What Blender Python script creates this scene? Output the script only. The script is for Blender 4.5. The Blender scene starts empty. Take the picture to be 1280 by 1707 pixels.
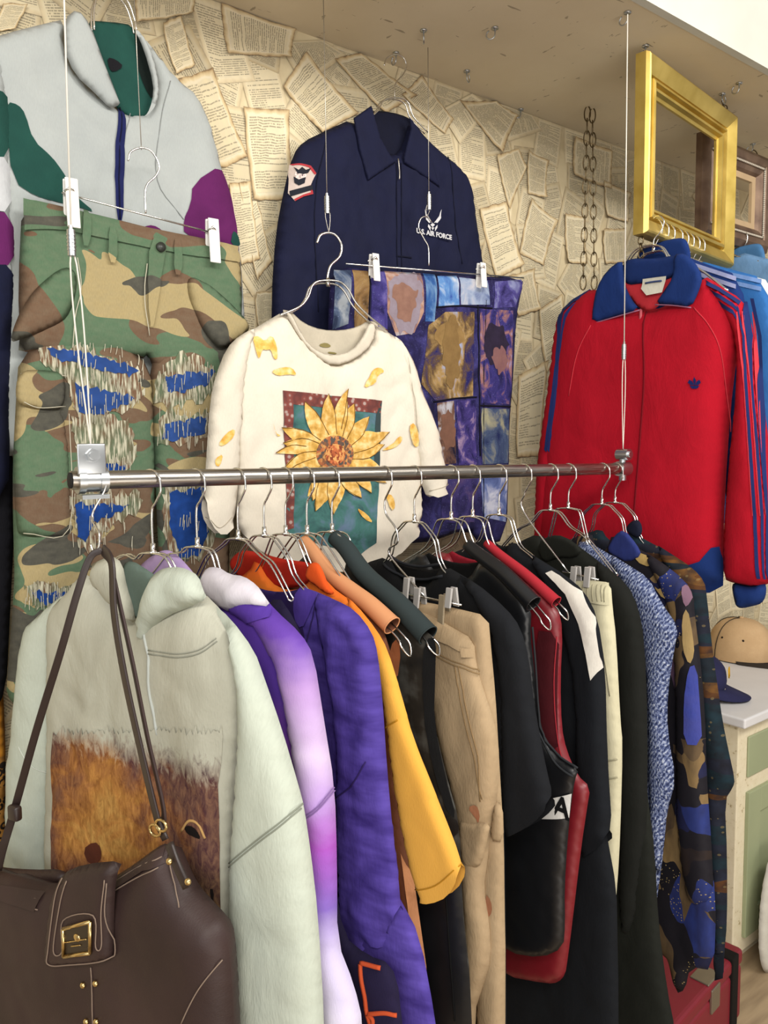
import bpy, bmesh, math, random
import numpy as np
from mathutils import Vector, Matrix, noise
from mathutils.geometry import delaunay_2d_cdt
random.seed(7)
PI = math.pi
SC = bpy.context.scene
COL = SC.collection
# ------------------------------------------------------------------ camera
FPX, CX, CY = 1300.0, 640.0, 853.5
CAM = Vector((0, -1.6, 1.6))
YAW, PITCH, ROLL = math.radians(52.75), math.radians(5.0), 0.012
f0 = Vector((math.cos(PITCH)*math.cos(YAW), math.cos(PITCH)*math.sin(YAW), -math.sin(PITCH)))
r0 = Vector((math.sin(YAW), -math.cos(YAW), 0))
u0 = r0.cross(f0)
CR = r0*math.cos(ROLL) - u0*math.sin(ROLL)
CU = r0*math.sin(ROLL) + u0*math.cos(ROLL)
cam = bpy.data.cameras.new('camera')
cam.sensor_fit = 'VERTICAL'; cam.sensor_height = 36; cam.lens = FPX/1707*36
cam.clip_start = 0.02
camo = bpy.data.objects.new('camera', cam); COL.objects.link(camo)
M = Matrix((CR, CU, -f0)).transposed().to_4x4(); M.translation = CAM
camo.matrix_world = M
SC.camera = camo

def ray(px, py):
    return (f0 + CR*((px-CX)/FPX) - CU*((py-CY)/FPX))
class Pl:
    """a vertical plane: origin P, horizontal axis U, normal N towards the viewer"""
    def __init__(s, P, ang=0.0):
        s.P = Vector(P); s.ang = math.radians(ang)
        s.U = Vector((math.cos(s.ang), math.sin(s.ang), 0)); s.N = Vector((math.sin(s.ang), -math.cos(s.ang), 0))
    def pt(s, px, py, w=0):
        d = ray(px, py); t = ((s.P + s.N*w - CAM).dot(s.N))/d.dot(s.N)
        return CAM + d*t
    def uz(s, px, py, w=0):
        q = s.pt(px, py, w) - s.P
        return (q.dot(s.U), q.z)
    def uzs(s, pts, w=0):
        return [s.uz(a, b, w) for a, b in pts]
    def world(s, u, z, w=0):
        return s.P + s.U*u + s.N*w + Vector((0, 0, z))
def on_z(px, py, z):
    d = ray(px, py); return CAM + d*((z-CAM.z)/d.z)

# ------------------------------------------------------------------ materials
def lin(h):
    h = h.lstrip('#'); c = [int(h[i:i+2], 16)/255 for i in (0, 2, 4)]
    return [((x+.055)/1.055)**2.4 if x > .04045 else x/12.92 for x in c] + [1]
class NT:
    def __init__(s, name):
        s.m = bpy.data.materials.new(name); s.m.use_nodes = True
        s.t = s.m.node_tree; s.t.nodes.clear()
        s.out = s.n('ShaderNodeOutputMaterial'); s.b = s.n('ShaderNodeBsdfPrincipled')
        s.l(s.b.outputs[0], s.out.inputs[0])
    def n(s, t, **k):
        x = s.t.nodes.new(t)
        for a, v in k.items(): setattr(x, a, v)
        return x
    def l(s, a, b): s.t.links.new(a, b)
    def set(s, node, **k):
        for a, v in k.items():
            a = a.replace('_', ' ')
            if hasattr(v, 'node') or isinstance(v, bpy.types.NodeSocket): s.l(v, node.inputs[a])
            else: node.inputs[a].default_value = v
        return node
    def coord(s, kind='UV', scale=(1, 1, 1), rot=0.0, loc=(0, 0, 0)):
        c = s.n('ShaderNodeTexCoord'); m = s.n('ShaderNodeMapping')
        m.inputs['Scale'].default_value = scale; m.inputs['Rotation'].default_value = (0, 0, rot); m.inputs['Location'].default_value = loc
        s.l(c.outputs[kind], m.inputs[0]); return m.outputs[0]
    def noise(s, vec, scale, detail=3, rough=.5, dist=0.0):
        x = s.n('ShaderNodeTexNoise'); x.inputs['Scale'].default_value = scale
        x.inputs['Detail'].default_value = detail; x.inputs['Roughness'].default_value = rough; x.inputs['Distortion'].default_value = dist
        s.l(vec, x.inputs['Vector']); return x.outputs['Fac']
    def vor(s, vec, scale, feature='F1', out='Color', rnd=1.0):
        x = s.n('ShaderNodeTexVoronoi'); x.feature = feature; x.inputs['Scale'].default_value = scale
        x.inputs['Randomness'].default_value = rnd
        s.l(vec, x.inputs['Vector']); return x.outputs[out]
    def wave(s, vec, scale, dist=0.0, dirn='X', dscale=1.0):
        x = s.n('ShaderNodeTexWave'); x.bands_direction = dirn; x.inputs['Scale'].default_value = scale
        x.inputs['Distortion'].default_value = dist; x.inputs['Detail Scale'].default_value = dscale
        s.l(vec, x.inputs['Vector']); return x.outputs['Fac']
    def ramp(s, fac, stops, interp='LINEAR'):
        r = s.n('ShaderNodeValToRGB'); r.color_ramp.interpolation = interp
        e = r.color_ramp.elements
        while len(e) < len(stops): e.new(.5)
        for i, (p, c) in enumerate(stops):
            e[i].position = p; e[i].color = lin(c) if isinstance(c, str) else c
        if fac is not None: s.l(fac, r.inputs[0])
        return r.outputs[0]
    def math(s, op, a, b=None, c=None, clamp=False):
        x = s.n('ShaderNodeMath'); x.operation = op; x.use_clamp = clamp
        for i, v in enumerate((a, b, c)):
            if v is None: continue
            if isinstance(v, (int, float)): x.inputs[i].default_value = v
            else: s.l(v, x.inputs[i])
        return x.outputs[0]
    def sep(s, vec):
        x = s.n('ShaderNodeSeparateXYZ'); s.l(vec, x.inputs[0]); return x.outputs
    def mix(s, fac, a, b, mode='MIX'):
        x = s.n('ShaderNodeMix'); x.data_type = 'RGBA'; x.blend_type = mode
        for i, v in ((0, fac), (6, a), (7, b)):
            if isinstance(v, (int, float)): x.inputs[i].default_value = v
            elif isinstance(v, str): x.inputs[i].default_value = lin(v)
            elif isinstance(v, list): x.inputs[i].default_value = v
            else: s.l(v, x.inputs[i])
        return x.outputs[2]
    def bump(s, h, strength=.3, dist=.002):
        x = s.n('ShaderNodeBump'); x.inputs['Strength'].default_value = strength; x.inputs['Distance'].default_value = dist
        s.l(h, x.inputs['Height']); s.l(x.outputs[0], s.b.inputs['Normal'])
    def col(s, c):
        if isinstance(c, str): s.b.inputs['Base Color'].default_value = lin(c)
        else: s.l(c, s.b.inputs['Base Color'])
    def pr(s, rough=.8, metal=0.0, spec=.3, sheen=0.0):
        s.b.inputs['Roughness'].default_value = rough; s.b.inputs['Metallic'].default_value = metal
        s.b.inputs['Specular IOR Level'].default_value = spec; s.b.inputs['Sheen Weight'].default_value = sheen
        return s.m
def shade(h, k):
    h = h.lstrip('#'); return '#%02x%02x%02x' % tuple(max(0, min(255, int(int(h[i:i+2], 16)*k))) for i in (0, 2, 4))
_mc = {}
def fabric(c, c2=None, rough=.9, weave=500, bump=.25, mott=14, spec=.2, sheen=.0, coord='UV'):
    key = (c, c2, rough, weave, bump, mott, spec, coord)
    if key in _mc: return _mc[key]
    t = NT('fabric_'+c[1:]); v = t.coord(coord)
    a = t.noise(v, mott, 4, .6)
    k = t.noise(t.coord(coord, (1, .25, 1)), weave, 2)
    base = t.mix(t.math('MULTIPLY_ADD', a, 1.6, -.3, True), c2 or shade(c, .86), c)
    base = t.mix(t.math('MULTIPLY', k, .25), base, shade(c, .7))
    wr = t.noise(t.coord(coord, (1, .45, 1), .35), 15, 4, .6, .8)
    t.col(base); t.bump(t.math('ADD', t.math('MULTIPLY', k, .5), t.math('MULTIPLY', wr, 4.0)), min(1, bump*1.6), .0016)
    _mc[key] = t.pr(rough, 0, spec, sheen); return _mc[key]
def plain(name, c, rough=.5, metal=0.0, spec=.5, coord='Object'):
    key = (name, c)
    if key in _mc: return _mc[key]
    t = NT(name); v = t.coord(coord); a = t.noise(v, 25, 3)
    t.col(t.mix(a, shade(c, .92), c))
    r = t.math('MULTIPLY_ADD', a, .15, rough-.07); t.l(r, t.b.inputs['Roughness'])
    t.pr(rough, metal, spec); t.l(r, t.b.inputs['Roughness'])
    _mc[key] = t.m; return t.m

# ------------------------------------------------------------------ objects
def tag(o, label=None, cat=None, group=None, kind=None):
    if label: o['label'] = label
    if cat: o['category'] = cat
    if group: o['group'] = group
    if kind: o['kind'] = kind
    return o
def link(name, me, mats, parent=None, smooth=True):
    o = bpy.data.objects.new(name, me); COL.objects.link(o)
    for m in (mats if isinstance(mats, (list, tuple)) else [mats]): me.materials.append(m)
    if smooth:
        me.polygons.foreach_set('use_smooth', [True]*len(me.polygons))
    if parent: o.parent = parent
    return o
CURPL = None
def lift(pts, h, pl=None):
    """points marked on a plane, moved along the line of sight to height h (number or list) above it"""
    pl = pl or CURPL
    if pl is None: return [tuple(p) for p in pts]
    d = CAM - pl.P; cu, cw, cz = d.dot(pl.U), d.dot(pl.N), d.z
    hs = h if hasattr(h, '__len__') else [h]*len(pts)
    return [(cu+(u-cu)*(cw-k)/cw, cz+(z-cz)*(cw-k)/cw) for (u, z), k in zip(pts, hs)]
def thing(name, label, cat, loc=(0, 0, 0), rz=0.0, group=None, pl=None):
    global CURPL
    if pl: CURPL = pl
    o = bpy.data.objects.new(name, None); COL.objects.link(o); o.empty_display_size = .05
    o.location = loc; o.rotation_euler = (0, 0, rz)
    if pl: o.location = pl.P; o.rotation_euler = (0, 0, pl.ang)
    return tag(o, label, cat, group)
def bm_obj(name, bm, mats, parent=None, smooth=True):
    me = bpy.data.meshes.new(name); bm.to_mesh(me); bm.free()
    return link(name, me, mats, parent, smooth)
def sharp(o, ang=35):
    m = o.modifiers.new('edges', 'EDGE_SPLIT'); m.split_angle = math.radians(ang); return o
def bevel(o, w=.003, seg=2):
    m = o.modifiers.new('bevel', 'BEVEL'); m.width = w; m.segments = seg; m.limit_method = 'ANGLE'; return sharp(o, 50)

def box(bm, x0, x1, y0, y1, z0, z1, mi=0):
    v = [bm.verts.new((x, y, z)) for z in (z0, z1) for x, y in ((x0, y0), (x1, y0), (x1, y1), (x0, y1))]
    for q in ((3, 2, 1, 0), (4, 5, 6, 7), (0, 1, 5, 4), (1, 2, 6, 5), (2, 3, 7, 6), (3, 0, 4, 7)):
        f = bm.faces.new([v[i] for i in q]); f.material_index = mi
def catmull(pts, n=6, closed=False):
    P = [Vector(p) for p in pts]; out = []; N = len(P)
    rng = range(N if closed else N-1)
    for i in rng:
        a, b, c, d = (P[(i-1) % N] if closed or i > 0 else P[0]*2-P[1]), P[i], P[(i+1) % N], (P[(i+2) % N] if closed or i+2 < N else P[-1]*2-P[-2])
        for k in range(n):
            t = k/n; out.append(.5*((2*b)+(c-a)*t+(2*a-5*b+4*c-d)*t*t+(3*b-a-3*c+d)*t**3))
    if not closed: out.append(P[-1])
    return out
def tube(bm, pts, r, res=8, closed=False, mi=0):
    P = [Vector(p) for p in pts]; N = len(P); rings = []
    rr = r if isinstance(r, (list, tuple)) else [r]*N
    tan = []
    for i in range(N):
        a = P[(i-1) % N] if closed or i else P[0]; b = P[(i+1) % N] if closed or i < N-1 else P[-1]
        t = (b-a); tan.append(t.normalized() if t.length > 1e-9 else Vector((0, 0, 1)))
    x = tan[0].orthogonal().normalized()
    for i in range(N):
        x = (x - tan[i]*x.dot(tan[i])); x = x.normalized() if x.length > 1e-6 else tan[i].orthogonal().normalized()
        y = tan[i].cross(x)
        rings.append([bm.verts.new(P[i]+(x*math.cos(2*PI*k/res)+y*math.sin(2*PI*k/res))*rr[i]) for k in range(res)])
    for i in range(N if closed else N-1):
        A, B = rings[i], rings[(i+1) % N]
        for k in range(res):
            f = bm.faces.new((A[k], A[(k+1) % res], B[(k+1) % res], B[k])); f.material_index = mi
    if not closed:
        bm.faces.new(list(reversed(rings[0]))).material_index = mi; bm.faces.new(rings[-1]).material_index = mi
def ribbon(bm, pts, width, thick, nrm, mi=0):
    """flat strap along pts; nrm = direction of its flat face"""
    P = [Vector(p) for p in pts]; rings = []; N = len(P); nrm = Vector(nrm)
    for i in range(N):
        t = (P[min(i+1, N-1)]-P[max(i-1, 0)]).normalized(); s = t.cross(nrm).normalized(); n = s.cross(t).normalized()
        w = width[i] if isinstance(width, (list, tuple)) else width
        rings.append([bm.verts.new(P[i]+s*a*w/2+n*b*thick/2) for a, b in ((-1, -1), (-.8, -1.3), (.8, -1.3), (1, -1), (1, 1), (.8, 1.3), (-.8, 1.3), (-1, 1))])
    for i in range(N-1):
        for k in range(8):
            f = bm.faces.new((rings[i][k], rings[i][(k+1) % 8], rings[i+1][(k+1) % 8], rings[i+1][k])); f.material_index = mi
    bm.faces.new(list(reversed(rings[0]))).material_index = mi; bm.faces.new(rings[-1]).material_index = mi
def ball(bm, c, r, sx=1, sy=1, sz=1, seg=12, mi=0):
    m = Matrix.Translation(Vector(c)) @ Matrix.Diagonal((r*sx, r*sy, r*sz, 1))
    d = bmesh.ops.create_uvsphere(bm, u_segments=seg, v_segments=max(6, seg//2), radius=1, matrix=m)
    for v in d['verts']:
        for f in v.link_faces: f.material_index = mi
def cyl(bm, a, b, r, res=16, r2=None, mi=0):
    tube(bm, [a, b], [r, r2 if r2 is not None else r], res, mi=mi)

# ------------------------------------------------------------------ cloth surfaces from outlines
def chaikin(p, it=2):
    p = [tuple(q) for q in p]
    for _ in range(it):
        o = []
        for i in range(len(p)):
            a, b = p[i], p[(i+1) % len(p)]
            o += [(a[0]*.75+b[0]*.25, a[1]*.75+b[1]*.25), (a[0]*.25+b[0]*.75, a[1]*.25+b[1]*.75)]
        p = o
    return p
def area(p):
    return .5*sum(p[i][0]*p[(i+1) % len(p)][1]-p[(i+1) % len(p)][0]*p[i][1] for i in range(len(p)))
def resample(p, step):
    out = []
    for i in range(len(p)):
        a, b = p[i], p[(i+1) % len(p)]; L = math.dist(a, b)
        n = max(1, int(round(L/step)))
        for k in range(n): out.append((a[0]+(b[0]-a[0])*k/n, a[1]+(b[1]-a[1])*k/n))
    q = [out[0]]
    for a in out[1:]:
        if math.dist(a, q[-1]) > step*.25: q.append(a)
    if math.dist(q[0], q[-1]) < step*.25: q.pop()
    return q
def seg_dist(P, B):
    A = B; C = np.roll(B, -1, 0); d = C-A; L2 = (d**2).sum(1)+1e-12
    out = np.full(len(P), 1e9)
    for i in range(len(A)):
        t = np.clip(((P-A[i])@d[i])/L2[i], 0, 1)
        q = A[i]+t[:, None]*d[i]; out = np.minimum(out, np.hypot(P[:, 0]-q[:, 0], P[:, 1]-q[:, 1]))
    return out
def inside(P, B):
    r = np.zeros(len(P), bool); x, y = P[:, 0], P[:, 1]
    A = B; C = np.roll(B, -1, 0)
    for (ax, ay), (cx, cy) in zip(A, C):
        c = (ay > y) != (cy > y)
        with np.errstate(divide='ignore', invalid='ignore'):
            r ^= c & (x < (cx-ax)*(y-ay)/(cy-ay+1e-15)+ax)
    return r
def folds(amp=.006, fu=9, fz=1.5, seed=0, ramp=.0, top=0.0, skew=0.0, fine=.25, crease=1.2):
    """hanging cloth: long vertical folds, creases running off diagonally, small crumples"""
    def f(P):
        o = np.empty(len(P))
        for i, (u, z) in enumerate(P):
            uu = u+skew*z
            n = noise.noise((uu*fu, z*fz, seed*3.7))
            d = abs(noise.noise((uu*7+z*9, z*3-uu*4, seed*2.3+5))); d2 = abs(noise.noise((uu*8-z*8, z*3+uu*5, seed*1.9+15)))
            c = max(0, .16-d)+max(0, .16-d2)
            m = noise.noise((uu*fu*2.7, z*fz*2.5, seed*5.1+9))+.6*noise.noise((uu*42, z*26, seed*1.1+3))
            k = 1.0 if ramp <= 0 else min(1.0, max(.25, (top-z)/ramp))
            o[i] = amp*(n*k-c*crease+fine*m)
        return o
    return f
class Surf:
    def __init__(s, poly, front=.014, back=.010, r=.03, fold=None, w=0.0, smooth=2, step=.012, open=None, raw=False):
        p = list(poly)
        if abs(w) > .002 and not raw: p = lift(p, w)
        if area(p) < 0: p.reverse()
        if smooth: p = chaikin(p, smooth)
        step = min(step, max(.0035, r*.42))
        s.poly = resample(p, step); s.B = np.array(s.poly); s.step = step; s.pl = CURPL
        s.front, s.back, s.r, s.fold, s.w = front, back, r, fold, w
        C = np.roll(s.B, -1, 0); keep = np.ones(len(s.B), bool)
        if open:                      # hems: the cloth ends there as an open edge
            if abs(w) > .002: open = [lift(o, w) for o in open]
            M_ = (s.B+C)/2; D = (C-s.B); D /= np.linalg.norm(D, axis=1)[:, None]+1e-9
            for o in open:
                for i in range(len(o)-1):
                    A = np.array(o[i]); E = np.array(o[i+1]); d = E-A; L = np.linalg.norm(d); d = d/L
                    t = np.clip((M_-A)@d, 0, L); q = np.hypot(*(M_-(A+t[:, None]*d)).T)
                    keep &= ~((q < .014) & (abs(D@d) > .6))
        s.keep = keep; s.SA, s.SB = s.B[keep], C[keep]
    def prof(s, P):
        P = np.asarray(P, float); d = np.full(len(P), 1e9)
        for A, C in zip(s.SA, s.SB):
            v = C-A; t = np.clip(((P-A)@v)/((v**2).sum()+1e-12), 0, 1); q = A+t[:, None]*v
            d = np.minimum(d, np.hypot(P[:, 0]-q[:, 0], P[:, 1]-q[:, 1]))
        k = np.clip(d/s.r, 0, 1); ins = inside(P, s.B)
        if not s.keep.all(): ins |= seg_dist(P, s.B) < 1e-5
        return np.where(ins, np.sqrt(np.maximum(0, 1-(1-k)**2)), 0)
    def h(s, P):
        P = np.asarray(P, float); k = s.prof(P); f = s.fold(P) if s.fold else 0
        return s.w + k*(s.front+f)
    def hb(s, P):
        P = np.asarray(P, float); k = s.prof(P); f = s.fold(P) if s.fold else 0
        return s.w - k*(s.back-.6*f)
    def hh(s, u, z): return float(s.h([(u, z)])[0])
    def up(s, pts):
        """outline points as seen, moved onto the front of the cloth"""
        if s.pl is None: return list(pts)
        h = s.h(pts); q = lift(pts, h, s.pl); h = s.h(q); return lift(pts, h, s.pl)
def triangulate(poly, step):
    B = np.array(poly); lo, hi = B.min(0), B.max(0); pts = []
    ny = int((hi[1]-lo[1])/(step*.87))+1; nx = int((hi[0]-lo[0])/step)+1
    g = np.array([(lo[0]+(i+.5*(j % 2))*step, lo[1]+j*step*.87) for j in range(ny+1) for i in range(nx+1)])
    if len(g):
        m = inside(g, B); g = g[m]
        if len(g): g = g[seg_dist(g, B) > step*.55]
    allp = list(map(tuple, poly)) + [tuple(q) for q in g]
    vs, es, fs, *_ = delaunay_2d_cdt([Vector(q) for q in allp], [], [list(range(len(poly)))], 1, 1e-7)
    vs = [(v.x, v.y) for v in vs]
    T = []
    for f in fs:
        c = list(f)
        a, b, d = (vs[i] for i in c[:3])
        if (b[0]-a[0])*(d[1]-a[1])-(d[0]-a[0])*(b[1]-a[1]) < 0: c.reverse()
        T.append(c)
    return vs, T
def mesh_uv(name, verts, faces, uvs, mats, parent, fm=None):
    me = bpy.data.meshes.new(name); me.from_pydata(verts, [], faces)
    ul = me.uv_layers.new(name='UVMap')
    vi = np.empty(len(me.loops), int); me.loops.foreach_get('vertex_index', vi)
    ul.data.foreach_set('uv', np.asarray(uvs, float)[vi].ravel())
    if fm: me.polygons.foreach_set('material_index', fm)
    return link(name, me, mats, parent)
def pillow(name, S, mat, parent, label=None):
    vs, T = triangulate(S.poly, S.step); P = np.array(vs)
    hf, hb = S.h(P), S.hb(P); nbd = seg_dist(P, S.B) < 1e-5; nb = nbd & (hf-hb < 2e-4); n = len(P)
    V = [(P[i, 0], -hf[i], P[i, 1]) for i in range(n)]; mp = list(range(n)); uv = list(map(tuple, P))
    for i in range(n):
        if not nb[i]:
            mp[i] = len(V); V.append((P[i, 0], -hb[i], P[i, 1])); uv.append((P[i, 0], P[i, 1]))
    F = [tuple(t) for t in T] + [q for q in (tuple(mp[i] for i in reversed(t)) for t in T) if max(q) >= n or any(not nb[i] for i in q if i < n)]
    o = mesh_uv(name, V, F, uv, mat, parent)
    if label: o['label'] = label
    return o
def patch(name, poly, S, mat, parent, off=.0015, smooth=1, step=.01, label=None, raw=False):
    """a piece of cloth or print lying on surface S (several outlines = several pieces)"""
    polys = poly if isinstance(poly[0][0], (tuple, list)) else [poly]; o = None
    for p in polys:
        p = list(p)
        if not raw: p = S.up(p)
        if area(p) < 0: p.reverse()
        if smooth: p = chaikin(p, smooth)
        p = resample(p, step)
        vs, T = triangulate(p, step)
        if not T: continue
        P = np.array(vs); h = S.h(P)+off
        o = mesh_uv(name, [(P[i, 0], -h[i], P[i, 1]) for i in range(len(P))], [tuple(t) for t in T], vs, mat, parent)
        if label: o['label'] = label
    return o
def seam(name, lines, S, mat, parent, r=.0011, off=.0006, n=5, stuff=False, raw=False):
    bm = bmesh.new(); o = None
    for pts in lines:
        if not raw: pts = S.up(pts)
        q = catmull([(a, b, 0) for a, b in pts], n) if len(pts) > 2 else [Vector((pts[0][0]+(pts[1][0]-pts[0][0])*k/8, pts[0][1]+(pts[1][1]-pts[0][1])*k/8, 0)) for k in range(9)]
        h = S.h([(v.x, v.y) for v in q])
        tube(bm, [(v.x, -(h[i]+off), v.y) for i, v in enumerate(q)], r, 5)
        if not stuff: o = bm_obj(name, bm, mat, parent); bm = bmesh.new()
    if stuff: o = bm_obj(name, bm, mat, parent); o['kind'] = 'stuff'
    else: bm.free()
    return o
def text_obj(name, s, size, mat, parent, loc, rot=(PI/2, 0, 0), align='CENTER', extrude=.0004, shear=0.0, bold=0.0):
    c = bpy.data.curves.new(name, 'FONT'); c.body = s; c.size = size; c.align_x = align; c.extrude = extrude; c.shear = shear; c.offset = bold
    t = bpy.data.objects.new(name+'_tmp', c); COL.objects.link(t)
    dg = bpy.context.evaluated_depsgraph_get(); me = bpy.data.meshes.new_from_object(t.evaluated_get(dg))
    bpy.data.objects.remove(t)
    o = link(name, me, mat, parent, smooth=False); o.location = loc; o.rotation_euler = rot
    return o
def copy_tree(o, parent=None):
    c = o.copy(); COL.objects.link(c); c.parent = parent
    for ch in list(o.children): copy_tree(ch, c)
    return c
# ------------------------------------------------------------------ common materials
def chrome_mat():
    t = NT('polished_chrome'); t.b.inputs['Base Color'].default_value = lin('#dcdad5'); return t.pr(.2, 1)
CHROME = chrome_mat()
def steel_mat():
    t = NT('brushed_steel'); v = t.coord('Object', (1, 40, 40)); n = t.noise(v, 12, 3)
    t.col(t.ramp(n, [(.3, '#8f8982'), (.7, '#b5afa6')])); t.pr(.28, 1); t.l(t.math('MULTIPLY_ADD', n, .2, .2), t.b.inputs['Roughness']); return t.m
STEEL = steel_mat()
GALV = plain('galvanised_metal', '#c3c6c8', .3, 1)
WIRE = plain('twisted_cable_metal', '#b9b3a8', .35, .8)
DARKMETAL = plain('dark_bronze_metal', '#6b5d45', .38, 1)
CREAM_CABLE = plain('white_coated_cable', '#d8d2c6', .5)
GOLD_HW = plain('gold_hardware', '#d9bd84', .25, 1)
THREAD_DARK = fabric('#15151c'); WHITE_PLASTIC = plain('white_plastic', '#e4e2dd', .4)

# ------------------------------------------------------------------ room shell
WALL = Pl((0, 0, 0), 0)
SOF = sum(WALL.pt(a, b).z for a, b in ((365, 2), (700, 126), (1040, 248)))/3
SOFY = (on_z(1062, 2, SOF).y + on_z(1275, 122, SOF).y)/2
print('SOFFIT z', SOF, 'edge y', SOFY)
XL, XR = -2.2, 5.2
def mat_wall():
    t = NT('cream_collage_backing'); v = t.coord('Object'); n = t.noise(v, 9, 4)
    t.col(t.ramp(n, [(.3, '#bfae8b'), (.7, '#dbcdaa')])); return t.pr(.9, 0, .2)
def mat_page():
    t = NT('yellowed_book_page'); c = t.n('ShaderNodeTexCoord'); u, v, _ = t.sep(c.outputs['UV'])
    at = t.n('ShaderNodeAttribute'); at.attribute_name = 'tone'; tone = at.outputs['Fac']
    cb = t.n('ShaderNodeCombineXYZ'); t.l(u, cb.inputs[0]); t.l(v, cb.inputs[1]); t.l(t.math('MULTIPLY', tone, 37.0), cb.inputs[2]); pv = cb.outputs[0]
    # lines of print
    rowf = t.math('MULTIPLY', v, 34.0); fr = t.math('FRACT', rowf); row = t.math('FLOOR', rowf)
    line = t.math('MULTIPLY', t.math('GREATER_THAN', fr, .28), t.math('LESS_THAN', fr, .78))
    cb2 = t.n('ShaderNodeCombineXYZ'); t.l(t.math('MULTIPLY', u, 46.0), cb2.inputs[0]); t.l(t.math('MULTIPLY', row, 7.31), cb2.inputs[1]); t.l(t.math('MULTIPLY', tone, 91.0), cb2.inputs[2])
    word = t.math('GREATER_THAN', t.noise(cb2.outputs[0], 1.0, 1), .41)
    cb3 = t.n('ShaderNodeCombineXYZ'); t.l(t.math('MULTIPLY', row, 3.17), cb3.inputs[1]); t.l(t.math('MULTIPLY', tone, 53.0), cb3.inputs[2])
    end = t.math('MULTIPLY_ADD', t.math('GREATER_THAN', t.noise(cb3.outputs[0], 1.0, 0), .60), -.42, .90)
    para = t.math('GREATER_THAN', t.noise(cb3.outputs[0], .47, 0), .30)
    inx = t.math('MULTIPLY', t.math('GREATER_THAN', u, .11), t.math('LESS_THAN', u, end))
    iny = t.math('MULTIPLY', t.math('GREATER_THAN', v, .08), t.math('LESS_THAN', v, .91))
    ink = t.math('MULTIPLY', t.math('MULTIPLY', line, word), t.math('MULTIPLY', t.math('MULTIPLY', inx, iny), para))
    # paper tone and brown toasted edges
    ed = t.math('MINIMUM', t.math('MINIMUM', u, t.math('SUBTRACT', 1.0, u)), t.math('MULTIPLY', t.math('MINIMUM', v, t.math('SUBTRACT', 1.0, v)), 1.5))
    nz = t.noise(pv, 7, 4)
    e2 = t.math('ADD', ed, t.math('MULTIPLY_ADD', nz, .10, -.05))
    bn = t.n('ShaderNodeAttribute'); bn.attribute_name = 'burn'
    base = t.mix(tone, '#c4b38d', '#e4d6b2')
    base = t.mix(t.math('MULTIPLY_ADD', nz, 1.4, -.35, True), t.mix(tone, '#b3a88e', '#d6caac'), base)
    edge = t.ramp(e2, [(0.0, '#6b4d2e'), (.022, '#a98b5c'), (.07, '#cdb689'), (.13, '#ffffff')])
    fac = t.ramp(e2, [(0.0, '#ffffff'), (.05, '#d0d0d0'), (.13, '#000000')])
    base = t.mix(t.math('MULTIPLY', t.sep(fac)[0], bn.outputs['Fac']), base, edge)
    t.col(t.mix(t.math('MULTIPLY', ink, .55), base, '#4a453c')); return t.pr(.85, 0, .25)
MPAGE = mat_page()
def mat_soffit():
    t = NT('scuffed_tan_paint'); v = t.coord('Object'); n = t.noise(v, 3, 5)
    base = t.ramp(n, [(.3, '#c3b498'), (.75, '#d4c7ad')])
    sc = t.noise(t.coord('Object', (9, 3, 3)), 7, 3, .6); m = t.math('GREATER_THAN', sc, .70)
    sc2 = t.noise(t.coord('Object', (1, 6, 3), .4), 9, 2); m2 = t.math('GREATER_THAN', sc2, .735)
    t.col(t.mix(t.math('MULTIPLY', t.math('MAXIMUM', m, m2), .55), base, '#5c4f3c')); t.bump(n, .3, .01); return t.pr(.6, 0, .3)
def mat_paint(c, name, rough=.6):
    t = NT(name); v = t.coord('Object'); n = t.noise(v, 5, 5)
    t.col(t.ramp(n, [(.3, shade(c, .94)), (.7, c)])); t.bump(t.noise(v, 160, 2), .1, .001); return t.pr(rough, 0, .3)
bm = bmesh.new(); box(bm, XL, XR, 0, .12, 0, 3.2)
wall = tag(bm_obj('wall_back', bm, mat_wall(), None, False), 'back wall pasted all over with yellowed book pages', kind='structure')
bm = bmesh.new(); box(bm, XL, XR, SOFY, 0, SOF, SOF+.04)
tag(bm_obj('ceiling', bm, mat_soffit(), None, False), 'scuffed tan painted lowered ceiling above the rail', kind='structure')
bm = bmesh.new(); box(bm, XL, XR, SOFY-.02, SOFY, SOF-.004, 3.2)
tag(bm_obj('trim_1', bm, mat_paint('#c6c5bb', 'white_fascia_paint'), None, False), 'white upright fascia along the front edge of the lowered ceiling', kind='structure')
bm = bmesh.new(); box(bm, XL, XR, -4.2, .12, -.05, 0)
def mat_floor():
    t = NT('worn_wood_floor'); v = t.coord('Object', (1, 8, 1)); n = t.noise(v, 4, 5)
    t.col(t.ramp(n, [(.3, '#8a765c'), (.7, '#b09a7a')])); return t.pr(.5, 0, .4)
tag(bm_obj('floor', bm, mat_floor(), None, False), 'worn brown wooden shop floor', kind='structure')

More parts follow.
